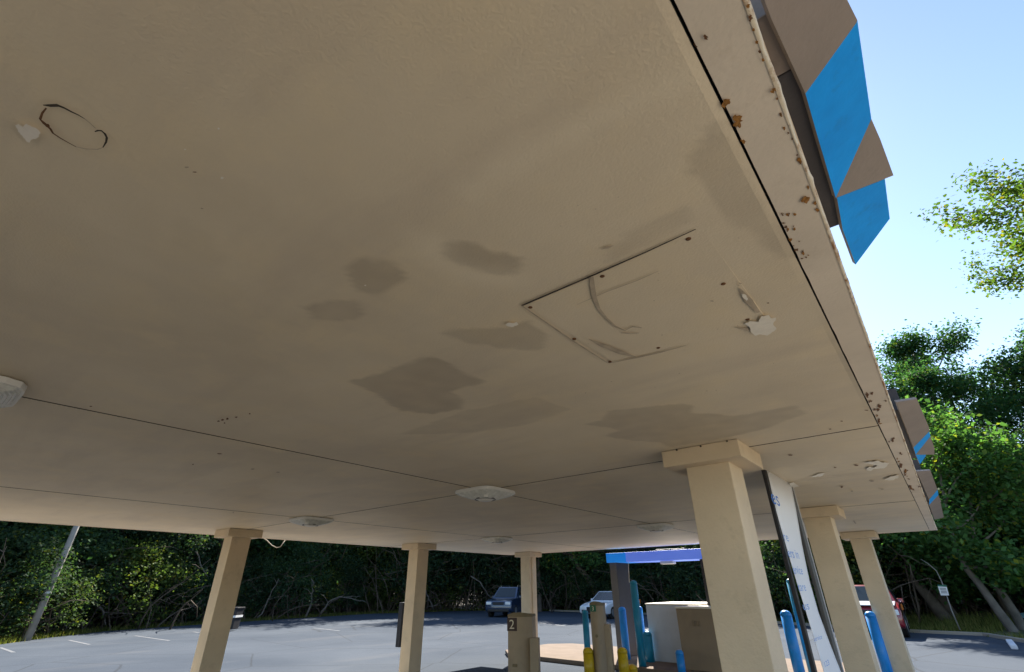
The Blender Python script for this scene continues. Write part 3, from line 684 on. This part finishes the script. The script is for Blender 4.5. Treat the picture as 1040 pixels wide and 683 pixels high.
# ------------------------------------------------------------------ vehicles (front looks along -Y)
def car(label, cat_name, loc, rz, paintm, L_, W, body, cab_b, cab_t, zc, zt, taper, wheels, wr, rails=False):
    t = thing('parked_car', label, 'car', (0, 0, 0), 'cars parked by the trees')
    Y = lambda l: l - L_ / 2
    b = MB(); b.prism([(-W / 2, Y(l), z) for l, z in body], (W, 0, 0)); b.build('body', paintm, t, bevel=.07, seg=3, smooth=True)
    wt = W * taper; wb = W * .95
    cv = [(-wb / 2, Y(cab_b[0]), zc), (wb / 2, Y(cab_b[0]), zc), (wb / 2, Y(cab_b[1]), zc), (-wb / 2, Y(cab_b[1]), zc), (-wt / 2, Y(cab_t[0]), zt), (wt / 2, Y(cab_t[0]), zt), (wt / 2, Y(cab_t[1]), zt), (-wt / 2, Y(cab_t[1]), zt)]
    b = MB(); b.add(cv, [(3, 2, 1, 0), (4, 5, 6, 7), (0, 1, 5, 4), (1, 2, 6, 5), (2, 3, 7, 6), (3, 0, 4, 7)]); b.build('cabin', paintm, t, bevel=.05, seg=3, smooth=True)
    cv = [Vector(v) for v in cv]
    def pane(idx, u0, u1, v0, v1, name):
        a, bb, c, d = [cv[i] for i in idx]; n_ = (bb - a).cross(d - a).normalized()
        f = lambda u, v: (a.lerp(bb, u)).lerp(d.lerp(c, u), v) + n_ * .006
        q = [f(u0, v0), f(u1, v0), f(u1, v1), f(u0, v1)]; bx = MB(); bx.prism(q, n_ * .008); return bx.build(name, M_GLASS, t)
    pane((0, 1, 5, 4), .07, .93, .1, .9, 'windscreen'); pane((2, 3, 7, 6), .08, .92, .15, .88, 'rear_window')
    for a_, b_ in ((.12, .48), (.52, .88)):
        pane((1, 2, 6, 5), a_, b_, .18, .88, 'side_window'); pane((3, 0, 4, 7), a_, b_, .18, .88, 'side_window')
    for sx in (-1, 1):
        for wl in wheels:
            c = Vector((sx * (W / 2 - .1), Y(wl), wr)); ax = Vector((sx, 0, 0))
            b = MB(); b.tube([c - ax * .1, c + ax * .09, c + ax * .115], [wr, wr, wr * .9], 22); w = b.build('wheel', M_TYRE, t)
            b = MB(); b.tube([c + ax * .11, c + ax * .125], [wr * .64, wr * .56], 18); b.build('rim', M_RIM, w)
            b = MB(); b.tube([c + ax * .06, c + ax * .085], wr * 1.16, 22); b.build('wheel_arch', M_TRIM, t)
        zf = max(z for l, z in body if l < .15)
        b = MB(); b.box((sx * (W / 2 - .25), Y(.02), zf - .1), (.36, .12, .17)); b.build('headlight', M_LAMP, t, bevel=.03)
        b = MB(); b.box((sx * (W / 2 - .03), Y(L_ - .05), .85), (.1, .14, .24)); b.build('tail_light', M_AMBER, t, bevel=.02)
        b = MB(); b.box((sx * (W / 2 + .06), Y(cab_b[0] + .5), zc + .08), (.2, .12, .14)); b.build('mirror', paintm, t, bevel=.03)
    b = MB(); b.box((0, Y(-.005), zf - .12), (W * .42, .06, .16)); b.build('grille', M_TRIM, t, bevel=.02)
    b = MB(); b.box((0, Y(-.01), .40), (W * .8, .07, .16)); b.build('bumper', M_TRIM, t, bevel=.03)
    if rails:
        for sx in (-1, 1):
            b = MB(); b.tube([(sx * wt * .44, Y(cab_t[0] + .2), zt + .05), (sx * wt * .44, Y(cab_t[1] - .2), zt + .05)], .02, 8); b.build('roof_rail', M_RIM, t)
    t.location = loc; t.rotation_euler.z = rz; t.scale = (1.07, 1.07, 1.07); return t
suv_body = [(0, .38), (-.02, .62), (.05, .9), (.3, 1.0), (1.15, 1.09), (4.3, 1.12), (4.44, .95), (4.45, .42), (4.3, .3), (.15, .3)]
sed_body = [(0, .32), (-.02, .52), (.08, .68), (.5, .8), (1.3, .92), (3.9, .98), (4.55, .95), (4.6, .5), (4.5, .3), (.15, .26)]
f1 = ground(511, 627.5)
car('dark navy SUV with silver roof rails parked facing us by trees', 'car', (f1.x - 1.15, f1.y + 2.1, 0), R(20), M_NAVY, 4.45, 1.82, suv_body, (1.1, 4.35), (1.95, 4.1), 1.06, 1.74, .76, (.85, 3.5), .36, True)
f2 = ground(603, 629)
car('white saloon car parked behind the number 3 post', 'car', (f2.x + .1, f2.y + 2.2, 0), R(0), M_CWHITE, 4.6, 1.8, sed_body, (1.2, 4.0), (2.05, 3.3), .9, 1.45, .74, (.9, 3.65), .33)
f3 = ground(902, 648)
car('dark red car parked just behind the farthest right column', 'car', (f3.x - .42, f3.y + 2.2, 0), R(3), M_CRED, 4.5, 1.84, suv_body, (1.1, 4.35), (1.95, 4.1), 1.06, 1.68, .72, (.85, 3.5), .35)

rc = [o for o in COL.objects if o.name.startswith('parked_car') and 'red' in o['label']][0]
b = MB(); b.add([(-.8, -2.2, 1.0), (.8, -2.2, 1.0), (.82, -1.15, 1.10), (-.82, -1.15, 1.10), (-.8, -2.2, 1.03), (.8, -2.2, 1.03), (.82, -1.15, 1.13), (-.82, -1.15, 1.13)], [(3, 2, 1, 0), (4, 5, 6, 7), (0, 1, 5, 4), (1, 2, 6, 5), (2, 3, 7, 6), (3, 0, 4, 7)])
bo = b.build('sky_sheen_bonnet', M_CWHITE, None, bevel=.02); bo.parent = rc  # white sheet over the red paint, a sky reflection put in as colour
# bin behind leftmost column
gp = ground(231.5, 641); b_ = thing('wheelie_bin', 'black bin with pale band peeking out beside leftmost column', 'bin', (gp.x, gp.y, 0))
b = MB(); b.box((gp.x, gp.y, .5), (.66, .6, .86), R(40), rot=Matrix.Rotation(R(40), 3, 'Z'), top=(1.18, 1.18)); b.build('body', M_BIN, b_, bevel=.03)
b = MB(); b.box((gp.x, gp.y, .98), (.84, .78, .07), R(40)); b.build('lid', M_BIN, b_, bevel=.02)
b = MB(); b.box((gp.x, gp.y, .62), (.79, .73, .09), R(40)); b.build('pale_band', M_WHITE, b_)

# utility pole
gp = ground(27, 651); top = dist(78, 534, math.hypot(gp.x, gp.y)); d = (top - gp)
pole = thing('utility_pole', 'weathered grey utility pole at far left lot edge', 'pole', gp)
b = MB(); b.tube([gp, gp + d * .7, gp + d * 1.9], [.135, .12, .09], 14); b.build('shaft', M_WOODP, pole, smooth=True)
b = MB(); q = gp + d * .385; b.tube([q, q + d * .018], .132, 14); b.build('white_band', M_WHITE, pole)
b = MB(); q = gp + d * 1.8; b.box(q, (.12, 2.2, .12)); b.build('crossarm', M_WOODP, pole)

# notice on a thin bent post at the right
r_ = 29.5; nb = dist(961, 606, r_)
sg = thing('notice_sign', 'small white notice on a thin leaning post before trees', 'sign', (nb.x, nb.y, 0))
b = MB(); b.tube([dist(975, 640, r_), dist(966, 619, r_), dist(959, 598, r_), dist(956, 590, r_), dist(951, 580, r_), dist(943, 573, r_), dist(935, 568, r_)], [.025, .022, .02, .018, .015, .012, .008], 7); b.build('post', M_WOODP, sg, smooth=True)
q = [dist(x, y, r_ - .05) for x, y in ((952, 594), (961, 594.5), (964, 605), (955.5, 605))]
b = MB(); b.prism(q[::-1], (0, .015, 0)); b.build('board', M_WHITE, sg)
b = MB()
for f0, f1_ in ((.30, .36), (.44, .5), (.58, .64), (.72, .78)):
    A = q[0].lerp(q[3], f0); Bq = q[1].lerp(q[2], f0); C_ = q[1].lerp(q[2], f1_); D_ = q[0].lerp(q[3], f1_); off = Vector((0, -.006, 0))
    b.poly([A.lerp(Bq, .15) + off, A.lerp(Bq, .85) + off, D_.lerp(C_, .85) + off, D_.lerp(C_, .15) + off])
b.build('lettering', M_GREY, sg)
b = MB(); off = Vector((0, -.006, 0)); b.poly([q[0] + off, q[1] + off, q[1].lerp(q[2], .16) + off, q[0].lerp(q[3], .16) + off]); b.build('header_band', M_GREEN, sg)

# wheel stop and blue sheet near the right trees
a_, c_ = ground(1026, 653.5), ground(1031, 660); d_ = c_ - a_
b = MB(); b.box(((a_.x + c_.x) / 2, (a_.y + c_.y) / 2, .06), (d_.length, .17, .12), math.atan2(d_.y, d_.x)); tag(b.build('wheel_stop', paint('white concrete', (.66, .67, .7), .8, .08), bevel=.03), 'white painted wheel stop on asphalt at far right', 'wheel stop')
g_ = ground(1036, 633)
b = MB(); vs = []
for j in range(9):
    for i in range(13):
        u, v = i / 12, j / 8; e = math.sin(math.pi * u) * math.sin(math.pi * v); vs.append((g_.x - .3 + u * 1.1, g_.y + v * .8, .0 + e * (.4 + .25 * noise.noise((u * 5, v * 5, 3))) + .02))
b.add(vs, [(j * 13 + i, j * 13 + i + 1, (j + 1) * 13 + i + 1, (j + 1) * 13 + i) for j in range(8) for i in range(12)])
tag(b.build('plastic_sheet', M_TARP, smooth=True), 'crumpled pale blue plastic sheet lying at tree foot far right', 'sheet')

# ------------------------------------------------------------------ vegetation
def leaf_mesh(rs, centers, per, spread, size, mat, name, up=.6, flat=.7):
    C = np.repeat(np.asarray(centers, float), per, 0); n = len(C)
    p = C + rs.normal(0, 1, (n, 3)) * np.array([spread, spread, spread * flat])
    d = rs.normal(0, 1, (n, 3)); d[:, 2] = d[:, 2] * .5 - .35; d /= np.linalg.norm(d, axis=1)[:, None]
    nr = rs.normal(0, 1, (n, 3)); nr[:, 2] = np.abs(nr[:, 2]) + up
    s = np.cross(d, nr); s /= np.linalg.norm(s, axis=1)[:, None] + 1e-9
    L_ = size * rs.uniform(.55, 1.3, n)[:, None]
    nn_ = np.cross(s, d)
    v = np.stack([p, p + d * L_ * .45 + s * L_ * .33 + nn_ * L_ * .06, p + d * L_, p + d * L_ * .5 - s * L_ * .33 + nn_ * L_ * .06], 1).reshape(-1, 3)
    me = bpy.data.meshes.new(name); me.vertices.add(4 * n); me.vertices.foreach_set('co', v.astype('f').ravel())
    me.loops.add(4 * n); me.loops.foreach_set('vertex_index', np.arange(4 * n, dtype='i'))
    me.polygons.add(n); me.polygons.foreach_set('loop_start', np.arange(n, dtype='i') * 4)
    me.update(); me.validate(); me.materials.append(mat); return me
def wob(rs, p, d, L_, n, k): 
    pts = [np.array(p, float)]; d = np.array(d, float)
    for i in range(n):
        d = d + rs.normal(0, k, 3); d /= np.linalg.norm(d); pts.append(pts[-1] + d * L_ / n)
    return pts
def make_tree(seed, H, base, Rr, r0, leaf, nl=11, per=42, spread=.42, trunk=None, mat=M_LEAF, bark=M_BARK, subs=5, name='deciduous_tree', label='tall dark green woodland tree', up=.6):
    rs = np.random.RandomState(seed); root = thing(name, label, 'tree')
    b = MB(); cen = []
    if trunk is None: trunk = wob(rs, (0, 0, -.3), (rs.normal(0, .05), rs.normal(0, .05), 1), H * .88, 7, .05)
    tp = [np.array(p, float) for p in trunk]; nT = len(tp)
    b.tube(tp, [r0 * (1.25 if i == 0 else 1) * (1 - .85 * i / (nT - 1)) for i in range(nT)], 10)
    for k in range(nl):
        t = base + (1 - base) * (k + .3) / nl; f = t * (nT - 1); i = min(int(f), nT - 2); p = tp[i] + (tp[i + 1] - tp[i]) * (f - i)
        u = (t - base) / (1 - base + 1e-6); prof = (.55 + .9 * u) if u < .45 else max(.25, 1.05 * (1 - ((u - .45) / .62) ** 2))
        L_ = Rr * prof * rs.uniform(.75, 1.2); a = k * 2.4 + rs.uniform(-.5, .5); el = .15 + .75 * u + rs.normal(0, .15)
        pts = wob(rs, p, (math.cos(a) * math.cos(el), math.sin(a) * math.cos(el), math.sin(el)), L_, 4, .16)
        rr = r0 * .42 * (1 - .6 * u); b.tube(pts, [rr, rr * .75, rr * .5, rr * .3, rr * .12], 6)
        for s_ in range(subs):
            g = rs.uniform(.3, 1.); q = g * 4; j = min(int(q), 3); sp_ = pts[j] + (pts[j + 1] - pts[j]) * (q - j)
            sd = rs.normal(0, 1, 3); sd[2] = sd[2] * .6 + .2; sd += (pts[-1] - pts[0]) / L_ * .8; sd /= np.linalg.norm(sd)
            sl = L_ * rs.uniform(.25, .5); spn = wob(rs, sp_, sd, sl, 3, .2); b.tube(spn, [rr * .3, rr * .2, rr * .12, rr * .05], 4, caps=False)
            cen += [spn[1] + rs.normal(0, .15, 3), spn[2] + rs.normal(0, .2, 3), spn[3]]
        cen.append(pts[-1])
    b.build('trunk', bark, root, smooth=True)
    me = leaf_mesh(rs, cen, per, spread, leaf, mat, 'crown', up); o = bpy.data.objects.new('crown', me); COL.objects.link(o); o.parent = root
    return root
def make_shrub(seed, H, W, leaf, n=90, per=50, stems=9, name='shrub', spread=.3):
    rs = np.random.RandomState(seed); root = thing(name, 'dense green shrub', 'shrub'); b = MB(); cen = []
    for k in range(stems):
        a = rs.uniform(0, 6.28); lean = rs.uniform(.1, .8); pts = wob(rs, (rs.normal(0, .25) * W, rs.normal(0, .2) * W, -.1), (math.cos(a) * lean, math.sin(a) * lean, 1), H * rs.uniform(.6, 1.05), 7, .2)
        if rs.rand() < .45:                                   # arching stem drooping over
            for q in range(4, 8): pts[q] = pts[q] + np.array([math.cos(a), math.sin(a), -.55]) * (q - 3) ** 1.5 * .12 * H / 4
        r = rs.uniform(.022, .06); b.tube(pts, [r * (1 - .12 * i) for i in range(8)], 5)
        for q in range(3):
            j = rs.randint(2, 7); sd = rs.normal(0, 1, 3); sd[2] *= .5; b.tube(wob(rs, pts[j], sd / np.linalg.norm(sd), rs.uniform(.5, 1.4), 4, .3), [r * .4, r * .33, r * .25, r * .15, r * .08], 4, caps=False)
    for k in range(n):
        u = rs.rand() ** .8; z = H * (.12 + .88 * u); rad = W * .5 * math.sqrt(max(.08, 1 - (abs(u - .45) / .62) ** 2)); a = rs.uniform(0, 6.28); q = rad * rs.uniform(.45, 1.1)
        cen.append((q * math.cos(a), q * math.sin(a), z))
    b.build('stems', M_TWIG, root, smooth=True)
    me = leaf_mesh(rs, cen, per, spread, leaf, M_LEAFS, 'foliage', .5); o = bpy.data.objects.new('foliage', me); COL.objects.link(o); o.parent = root
    return root
def place(proto, x, y, z, rz, sc, tint, label, group, first):
    o = proto if first else copy_tree(proto)
    o.location = (x, y, z); o.rotation_euler.z = rz; o.scale = (sc, sc, sc * random.uniform(.92, 1.1)) if not isinstance(sc, tuple) else sc
    o['label'] = label; o['group'] = group
    for ch in o.children:
        if ch.name.startswith(('crown', 'foliage')): ch.color = (*tint, 1)
    return o
used = set()
def put(proto, *a):
    o = place(proto, *a, first=proto.name not in used); used.add(proto.name); return o

tall = [make_tree(11, 21, .22, 5.2, .34, .25, 16, 80, .58, subs=6), make_tree(12, 19, .15, 5.6, .30, .25, 16, 80, .58, subs=6), make_tree(13, 23, .28, 5.0, .36, .26, 16, 80, .6, subs=6), make_tree(14, 17, .1, 5.0, .26, .22, 15, 85, .55, subs=6)]
shr = [make_shrub(21, 4.2, 4.4, .15, 105, 95, 16), make_shrub(22, 5.2, 4.0, .16, 110, 95, 18), make_shrub(23, 3.2, 4.6, .14, 90, 95, 18), make_shrub(24, 6.0, 5.0, .18, 120, 95, 14), make_shrub(25, 2.0, 3.2, .12, 60, 90, 18, spread=.24)]

def along(path, step):
    out = []; acc = 0
    for (x0, y0), (x1, y1) in zip(path, path[1:]):
        L_ = math.hypot(x1 - x0, y1 - y0); s_ = step - acc if acc else 0
        s_ = acc
        while s_ < L_:
            f = s_ / L_; out.append((x0 + (x1 - x0) * f, y0 + (y1 - y0) * f, -(y1 - y0) / L_, (x1 - x0) / L_)); s_ += step
        acc = s_ - L_
    return out
def topx(x, y, z=1.0):
    d = Vector((x, y, z)) - EYE; w = d.dot(FW)
    return (CX + FPX * d.dot(RT) / w) if w > .1 else -999
def section(px):
    for lim, s_ in ((50, 'left of the utility pole'), (225, 'between utility pole and leftmost column'), (415, 'between the two leftmost columns'), (535, 'around the dark parked car'), (625, 'behind the white parked car'), (720, 'behind the blue header frame'), (880, 'behind the right columns')):
        if px < lim: return s_
    return 'right of the columns'
TINTS = [((.8, .95, .9), 'bluish green'), ((1.05, 1.05, .8), 'mid green'), ((1.4, 1.3, .7), 'yellowish green'), ((.65, .75, .75), 'very dark green')]
LEFT = EDGE[0:14]
def fz(off): return max(0, (off - 2.6) / 57.4 * 5.0) - .05
rr = random.Random(5)
for row, (step, o0, o1, sizes) in enumerate(((2.3, 1.6, 2.9, (0, 2, 1, 4, 0, 2)), (2.8, 4.4, 5.8, (1, 3, 0, 3)), (3.2, 8, 10, (3, 1, 3)), (4.2, 13, 16, (3, 3)))):
    for k, (x, y, nx, ny) in enumerate(along(LEFT, step)):
        off = rr.uniform(o0, o1); X, Y_ = x + nx * off, y + ny * off
        pr = shr[sizes[(k + row) % len(sizes)]]; tc, tn = rr.choice(TINTS)
        sc = rr.uniform(.8, 1.25) * (1.0, 1.2, 1.45, 1.9)[row]
        px_ = topx(X, Y_)
        lab = f'{tn} {("low front", "dense second row", "tall rear", "tallest rearmost")[row]} shrub in the thicket {section(px_)}'
        put(pr, X, Y_, fz(off), rr.uniform(0, 6.28), sc, tc, lab, 'thicket shrubs ' + section(px_))
for row, (step, o0, o1) in enumerate(((4.6, 4, 7), (5.2, 10, 14), (6, 18, 23))):
    for k, (x, y, nx, ny) in enumerate(along(LEFT, step)):
        off = rr.uniform(o0, o1); X, Y_ = x + nx * off, y + ny * off
        tc, tn = rr.choice(TINTS); pr = tall[rr.randrange(4)]; px_ = topx(X, Y_)
        put(pr, X, Y_, fz(off), rr.uniform(0, 6.28), rr.uniform(.9, 1.2) * (.62 if X > -21 else 1.), tc, f'{tn} {("front row", "second row", "rear row")[row]} woodland tree {section(px_)}', 'woodland trees ' + section(px_))

for X, Y_, pi, sc in ((-35, 36, 3, 1.5), (-31, 40, 3, 1.6), (-27, 41.5, 3, 1.5), (-36, 41, 3, 1.9), (-29, 47, 3, 2.0), (-23, 46, 3, 1.9), (-37, 31, 1, 1.5), (-40, 35, 3, 1.8), (-34, 48, 3, 2.1), (-33, 38.5, 1, 1.3), (-29, 39.2, 1, 1.2), (-36.5, 36.2, 0, 1.), (-34.2, 38.2, 2, 1.1), (-31.6, 39.2, 0, 1.), (-29.2, 40.3, 2, 1.1), (-35.3, 39.8, 0, 1.3), (-32.3, 41.3, 0, 1.3), (-26.5, 40.2, 2, 1.), (-38.2, 34., 2, 1.1)):
    px_ = topx(X, Y_); put(shr[pi], X, Y_, .3, rr.uniform(0, 6.28), sc, TINTS[3][0], f'very dark green corner shrub deep in the thicket {section(px_)}', 'thicket shrubs ' + section(px_))
# named trees and trunks that can be picked out
def px_trunk(pts, r): return [np.array(dist(x, y, r * K)) for x, y in pts]
def lean_tree(seed, pts, r, r0, label, **kw):
    tr = px_trunk(pts, r); tr = [tr[0] - (tr[1] - tr[0]) * .8] + tr; o0 = tr[1].copy(); o0[2] = 0
    root = make_tree(seed, 12, kw.pop('base', .55), kw.pop('Rr', 3.4), r0, kw.pop('leaf', .26), kw.pop('nl', 9), kw.pop('per', 45), kw.pop('spread', .42), [p - o0 for p in tr], name='leaning_tree', label=label, **kw)
    root.location = o0
    for ch in root.children:
        if ch.name.startswith('crown'): ch.color = (1.6, 1.8, 1.4, 1)
    return root
lean_tree(31, [(958,626),(940,603),(925,585),(912,571),(895,545),(882,515),(872,480)], 33, .34, 'leaning dark trunk nearest the farthest right column', base=.45)
lean_tree(32, [(967,625),(950,600),(936,582),(916,555),(903,520),(893,480),(888,440)], 34, .30, 'second leaning dark trunk just behind the white notice', base=.5, Rr=4.0)
lean_tree(33, [(1029,641),(1012,618),(995,594),(983,580),(970,555),(962,525),(956,490),(952,455)], 29.5, .21, 'pale leaning trunk at right, left one of a crossing pair', base=.5, bark=M_BARKP, Rr=3.6)
lean_tree(34, [(1037,635),(1030,622),(1019,605),(1006,588),(996,569),(988,540),(985,500),(985,455)], 31, .22, 'pale curved trunk at right, right one of a crossing pair', base=.5, bark=M_BARKP, Rr=3.8)
lean_tree(35, [(612,612),(604,600),(596,586),(586,574),(577,562),(566,540),(558,510)], 42, .42, 'thick dark leaning trunk behind the white parked car', base=.6)
lean_tree(36, [(548,618),(547.5,600),(547,580),(547,560),(547,520),(547,470)], 43, .26, 'straight dark trunk beside the column near the dark parked car', base=.6)
lean_tree(37, [(575,612),(574.5,600),(574,585),(573,560),(573,520)], 44, .17, 'slim pale straight trunk in the gap left of the white car', base=.6, bark=M_BARKP, Rr=2.8)
lean_tree(38, [(788,622),(783,606),(780,590),(777,560),(775,520)], 38, .22, 'slender trunk seen between nearest column and banner', base=.6, Rr=3.)

# right-hand skyline trees
def az_pos(az, r): return (math.sin(R(az)) * r * K, math.cos(R(az)) * r * K)
sky = [(-3.5, 43, 1, .88, (.85, 1.1, 1.15), 'bluish dark tree at the skyline above the middle sign panel'), (1.2, 44, 0, .88, (.85, 1.1, 1.15), 'tall dark tree topping the skyline right of the roof edge'), (6.0, 47, 2, .89, (.85, 1.1, 1.15), 'second tall dark skyline tree left of the hanging branch'), (10.8, 46, 1, .84, (.85, 1.05, 1.1), 'dark skyline tree below the hanging bright branch'), (15.5, 45, 3, .9, (.85, 1.05, 1.1), 'dark tree cut off by the right picture edge'),
       (8.6, 44, 0, .80, (.85, 1.1, 1.15), 'dark skyline tree filling the gap under the hanging branch'), (4., 42, 2, .70, (.85, 1.1, 1.1), 'dark rounded skyline tree just above the far sign panels'), (13, 43, 2, .74, (.85, 1.1, 1.1), 'dark skyline tree near the right picture edge'), (20, 44, 0, .75, (.6, .7, .7), 'dark tree outside the right picture edge'),
       (2.6, 36, 3, .66, (1.1, 1.25, 1.05), 'lighter green broad tree in front of the dark skyline'), (6.8, 34, 3, .52, (1.15, 1.3, 1.), 'bright green lower tree at right beside the far sign panel'), (10.5, 35, 3, .55, (1.1, 1.25, 1.), 'mid green lower tree at the right picture edge'), (-2.2, 37, 3, .6, (1.5, 1.7, 1.3), 'mid green tree behind the farthest right column'), (-7., 40, 1, .55, (.8, .9, .85), 'dark tree behind the second right column'), (-12., 42, 2, .55, (.8, .9, .85), 'dark tree behind the banner'), (14.5, 36, 3, .6, (1.3, 1.45, 1.1), 'green understorey tree beyond the right picture edge')]
for az, r, i, sc, tc, lab in sky:
    x, y = az_pos(az, r); put(tall[i], x, y, .2, rr.uniform(0, 6.28), sc * K, tc, lab, 'trees right of the roof')
for az, r, i, sc, tc, row in ((-6, 38, 1, 1.1, 1, 'behind'), (-3, 37.5, 0, 1.2, 3, 'behind'), (0.4, 38.5, 3, .9, 0, 'behind'), (3, 37.5, 1, 1., 3, 'behind'), (5.5, 39, 3, 1., 0, 'behind'), (8.3, 36, 1, 1., 3, 'behind'), (11, 37, 3, 1., 1, 'behind'), (-9, 39, 3, 1., 0, 'behind'), (-12, 39, 1, 1.1, 3, 'behind'), (-15.5, 40, 3, 1., 1, 'behind'), (-1.5, 42, 3, 1.2, 3, 'behind'), (1.5, 43, 3, 1.2, 3, 'behind'), (4.5, 43, 3, 1.3, 3, 'behind'), (7.5, 42, 3, 1.2, 3, 'behind'), (10.5, 42, 3, 1.2, 3, 'behind'), (-5, 44, 3, 1.3, 3, 'behind'), (-9, 45, 3, 1.3, 3, 'behind')):
    x, y = az_pos(az, r); put(shr[i], x, y, .1, rr.uniform(0, 6.28), sc, tuple(v * 1.7 for v in TINTS[tc][0]), f'{TINTS[tc][1]} shrub {row} the trunks {section(topx(x, y))}', 'undergrowth right of the columns')

# near tree whose bright branch hangs in from the right
x, y = az_pos(23.6, 19.)
rs = np.random.RandomState(5)
o = make_tree(52, 14.4, .75, 3.9, .24, .13, 12, 120, .27, name='roadside_tree', label='bright yellow green branch hanging in from the right edge', subs=8, up=.9)
o.location = (x, y, 0); o.rotation_euler.z = 2.2
for ch in o.children:
    if ch.name.startswith('crown'): ch.color = (1.7, 1.5, .75, 1)

# bare grey branches and vines in front of the thicket
BR = [([(45,619),(52,617),(60,622),(64,632),(66,641)], 31, 'grey arched vine beside the utility pole'), ([(76,573),(92,573),(101,577),(108,588),(114,597)], 33, 'thick bare grey limb right of the utility pole'), ([(95,612),(101,616),(105,625),(107,635)], 32, 'short bent bare branch low in the left thicket'), ([(131,570),(137,568),(146,563),(155,559)], 34, 'pale slanting branch high in the left thicket'), ([(198,560),(204,575),(211,586)], 34, 'bare branch just left of leftmost column'),
      ([(262,628),(270,615),(276,600),(283,588)], 36, 'thin bare stem right of leftmost column'), ([(312,626),(316,612),(318,600),(316,588)], 38, 'upright bare stem mid thicket between left columns'), ([(325,625),(333,612),(345,606),(360,609),(372,612)], 38, 'long bare branch arching over the lot edge'), ([(478,585),(488,592),(496,604),(502,613)], 40, 'pale slanting branch above the dark parked car'), ([(672,578),(676,590),(680,604)], 40, 'pale branch seen through the blue header frame'), ([(432,600),(437,610),(441,620)], 41, 'short bare stem right of second left column')]
for pts, r, lab in BR:
    b = MB(); P_ = [dist(x, y, r * K) for x, y in pts]
    # close gaps with a smooth resample
    Q = []
    for i in range(len(P_) - 1):
        for k in range(3): Q.append(P_[i].lerp(P_[i + 1], k / 3) + Vector((random.gauss(0, .025), random.gauss(0, .05), random.gauss(0, .025))))
    Q.append(P_[-1]); nQ = len(Q); r0 = .075 if 'thick' in lab else .045
    b.tube(Q, [r0 * (1 - .7 * i / nQ) for i in range(nQ)], 6)
    for k in range(3):
        j = random.randrange(2, nQ - 1); e = Q[j] + Vector((random.gauss(0, .5), random.gauss(0, .5), random.uniform(-.2, .7))); b.tube([Q[j], (Q[j] + e) / 2 + Vector((0, 0, .08)), e], [r0 * .45, r0 * .3, r0 * .1], 5)
    tag(b.build('bare_branch', M_BARKP, smooth=True), lab, 'branch', 'bare branches in the thicket')

# verge grass
rs = np.random.RandomState(9); vs = []; fs = []
path = along(EDGE[1:18], .035)
for x, y, nx, ny in path:
    for q in range(9 if x < -12 else 26):
        off = abs(rs.normal(0, .9)) + .12 if x < -12 else rs.uniform(.12, 9.0); px_, py_ = x + nx * off + rs.normal(0, .15), y + ny * off + rs.normal(0, .15)
        h = rs.uniform(.05, .2) * (1 + .3 * off); a = rs.uniform(0, 6.28); w = .02; lx, ly = rs.normal(0, .07, 2); i = len(vs)
        vs += [(px_ - w * math.cos(a), py_ - w * math.sin(a), -.04), (px_ + w * math.cos(a), py_ + w * math.sin(a), -.04), (px_ + lx, py_ + ly, h)]; fs.append((i, i + 1, i + 2))
me = bpy.data.meshes.new('grass'); me.from_pydata(vs, [], fs); me.materials.append(M_BLADE); g = bpy.data.objects.new('grass', me); COL.objects.link(g); g['kind'] = 'stuff'; g.color = (1.1, 1.05, .9, 1)

# ------------------------------------------------------------------ light and sky
SUN_AZ, SUN_EL = R(-26), R(42)              # azimuth from +Y towards +X
wd = bpy.data.worlds.new('World'); scene.world = wd; wd.use_nodes = True; nt = wd.node_tree
sk = nt.nodes.new('ShaderNodeTexSky'); sk.sky_type = 'NISHITA'; sk.sun_disc = False; sk.sun_elevation = SUN_EL; sk.sun_rotation = SUN_AZ
sk.air_density = 1.0; sk.dust_density = .3; sk.ozone_density = 1.0
bg = nt.nodes['Background']; bg.inputs['Strength'].default_value = .075; nt.links.new(sk.outputs[0], bg.inputs['Color'])
sd = bpy.data.lights.new('sun', 'SUN'); sd.energy = 4.5; sd.angle = R(.5); sd.color = (1, .93, .82); so = bpy.data.objects.new('sun', sd); COL.objects.link(so)
dirv = Vector((math.sin(SUN_AZ) * math.cos(SUN_EL), math.cos(SUN_AZ) * math.cos(SUN_EL), math.sin(SUN_EL)))
so.rotation_euler = dirv.to_track_quat('Z', 'Y').to_euler(); so.location = (20, 30, 40)
vs_ = scene.view_settings; scene.display_settings.display_device = 'sRGB'
vs_.view_transform = 'Standard'; vs_.look = 'None'; vs_.gamma = 1; vs_.use_curve_mapping = False; vs_.exposure = 1.9
scene.render.engine = 'CYCLES'
scene.cycles.max_bounces = 8; scene.cycles.diffuse_bounces = 5; scene.cycles.transmission_bounces = 4; scene.cycles.use_denoising = True
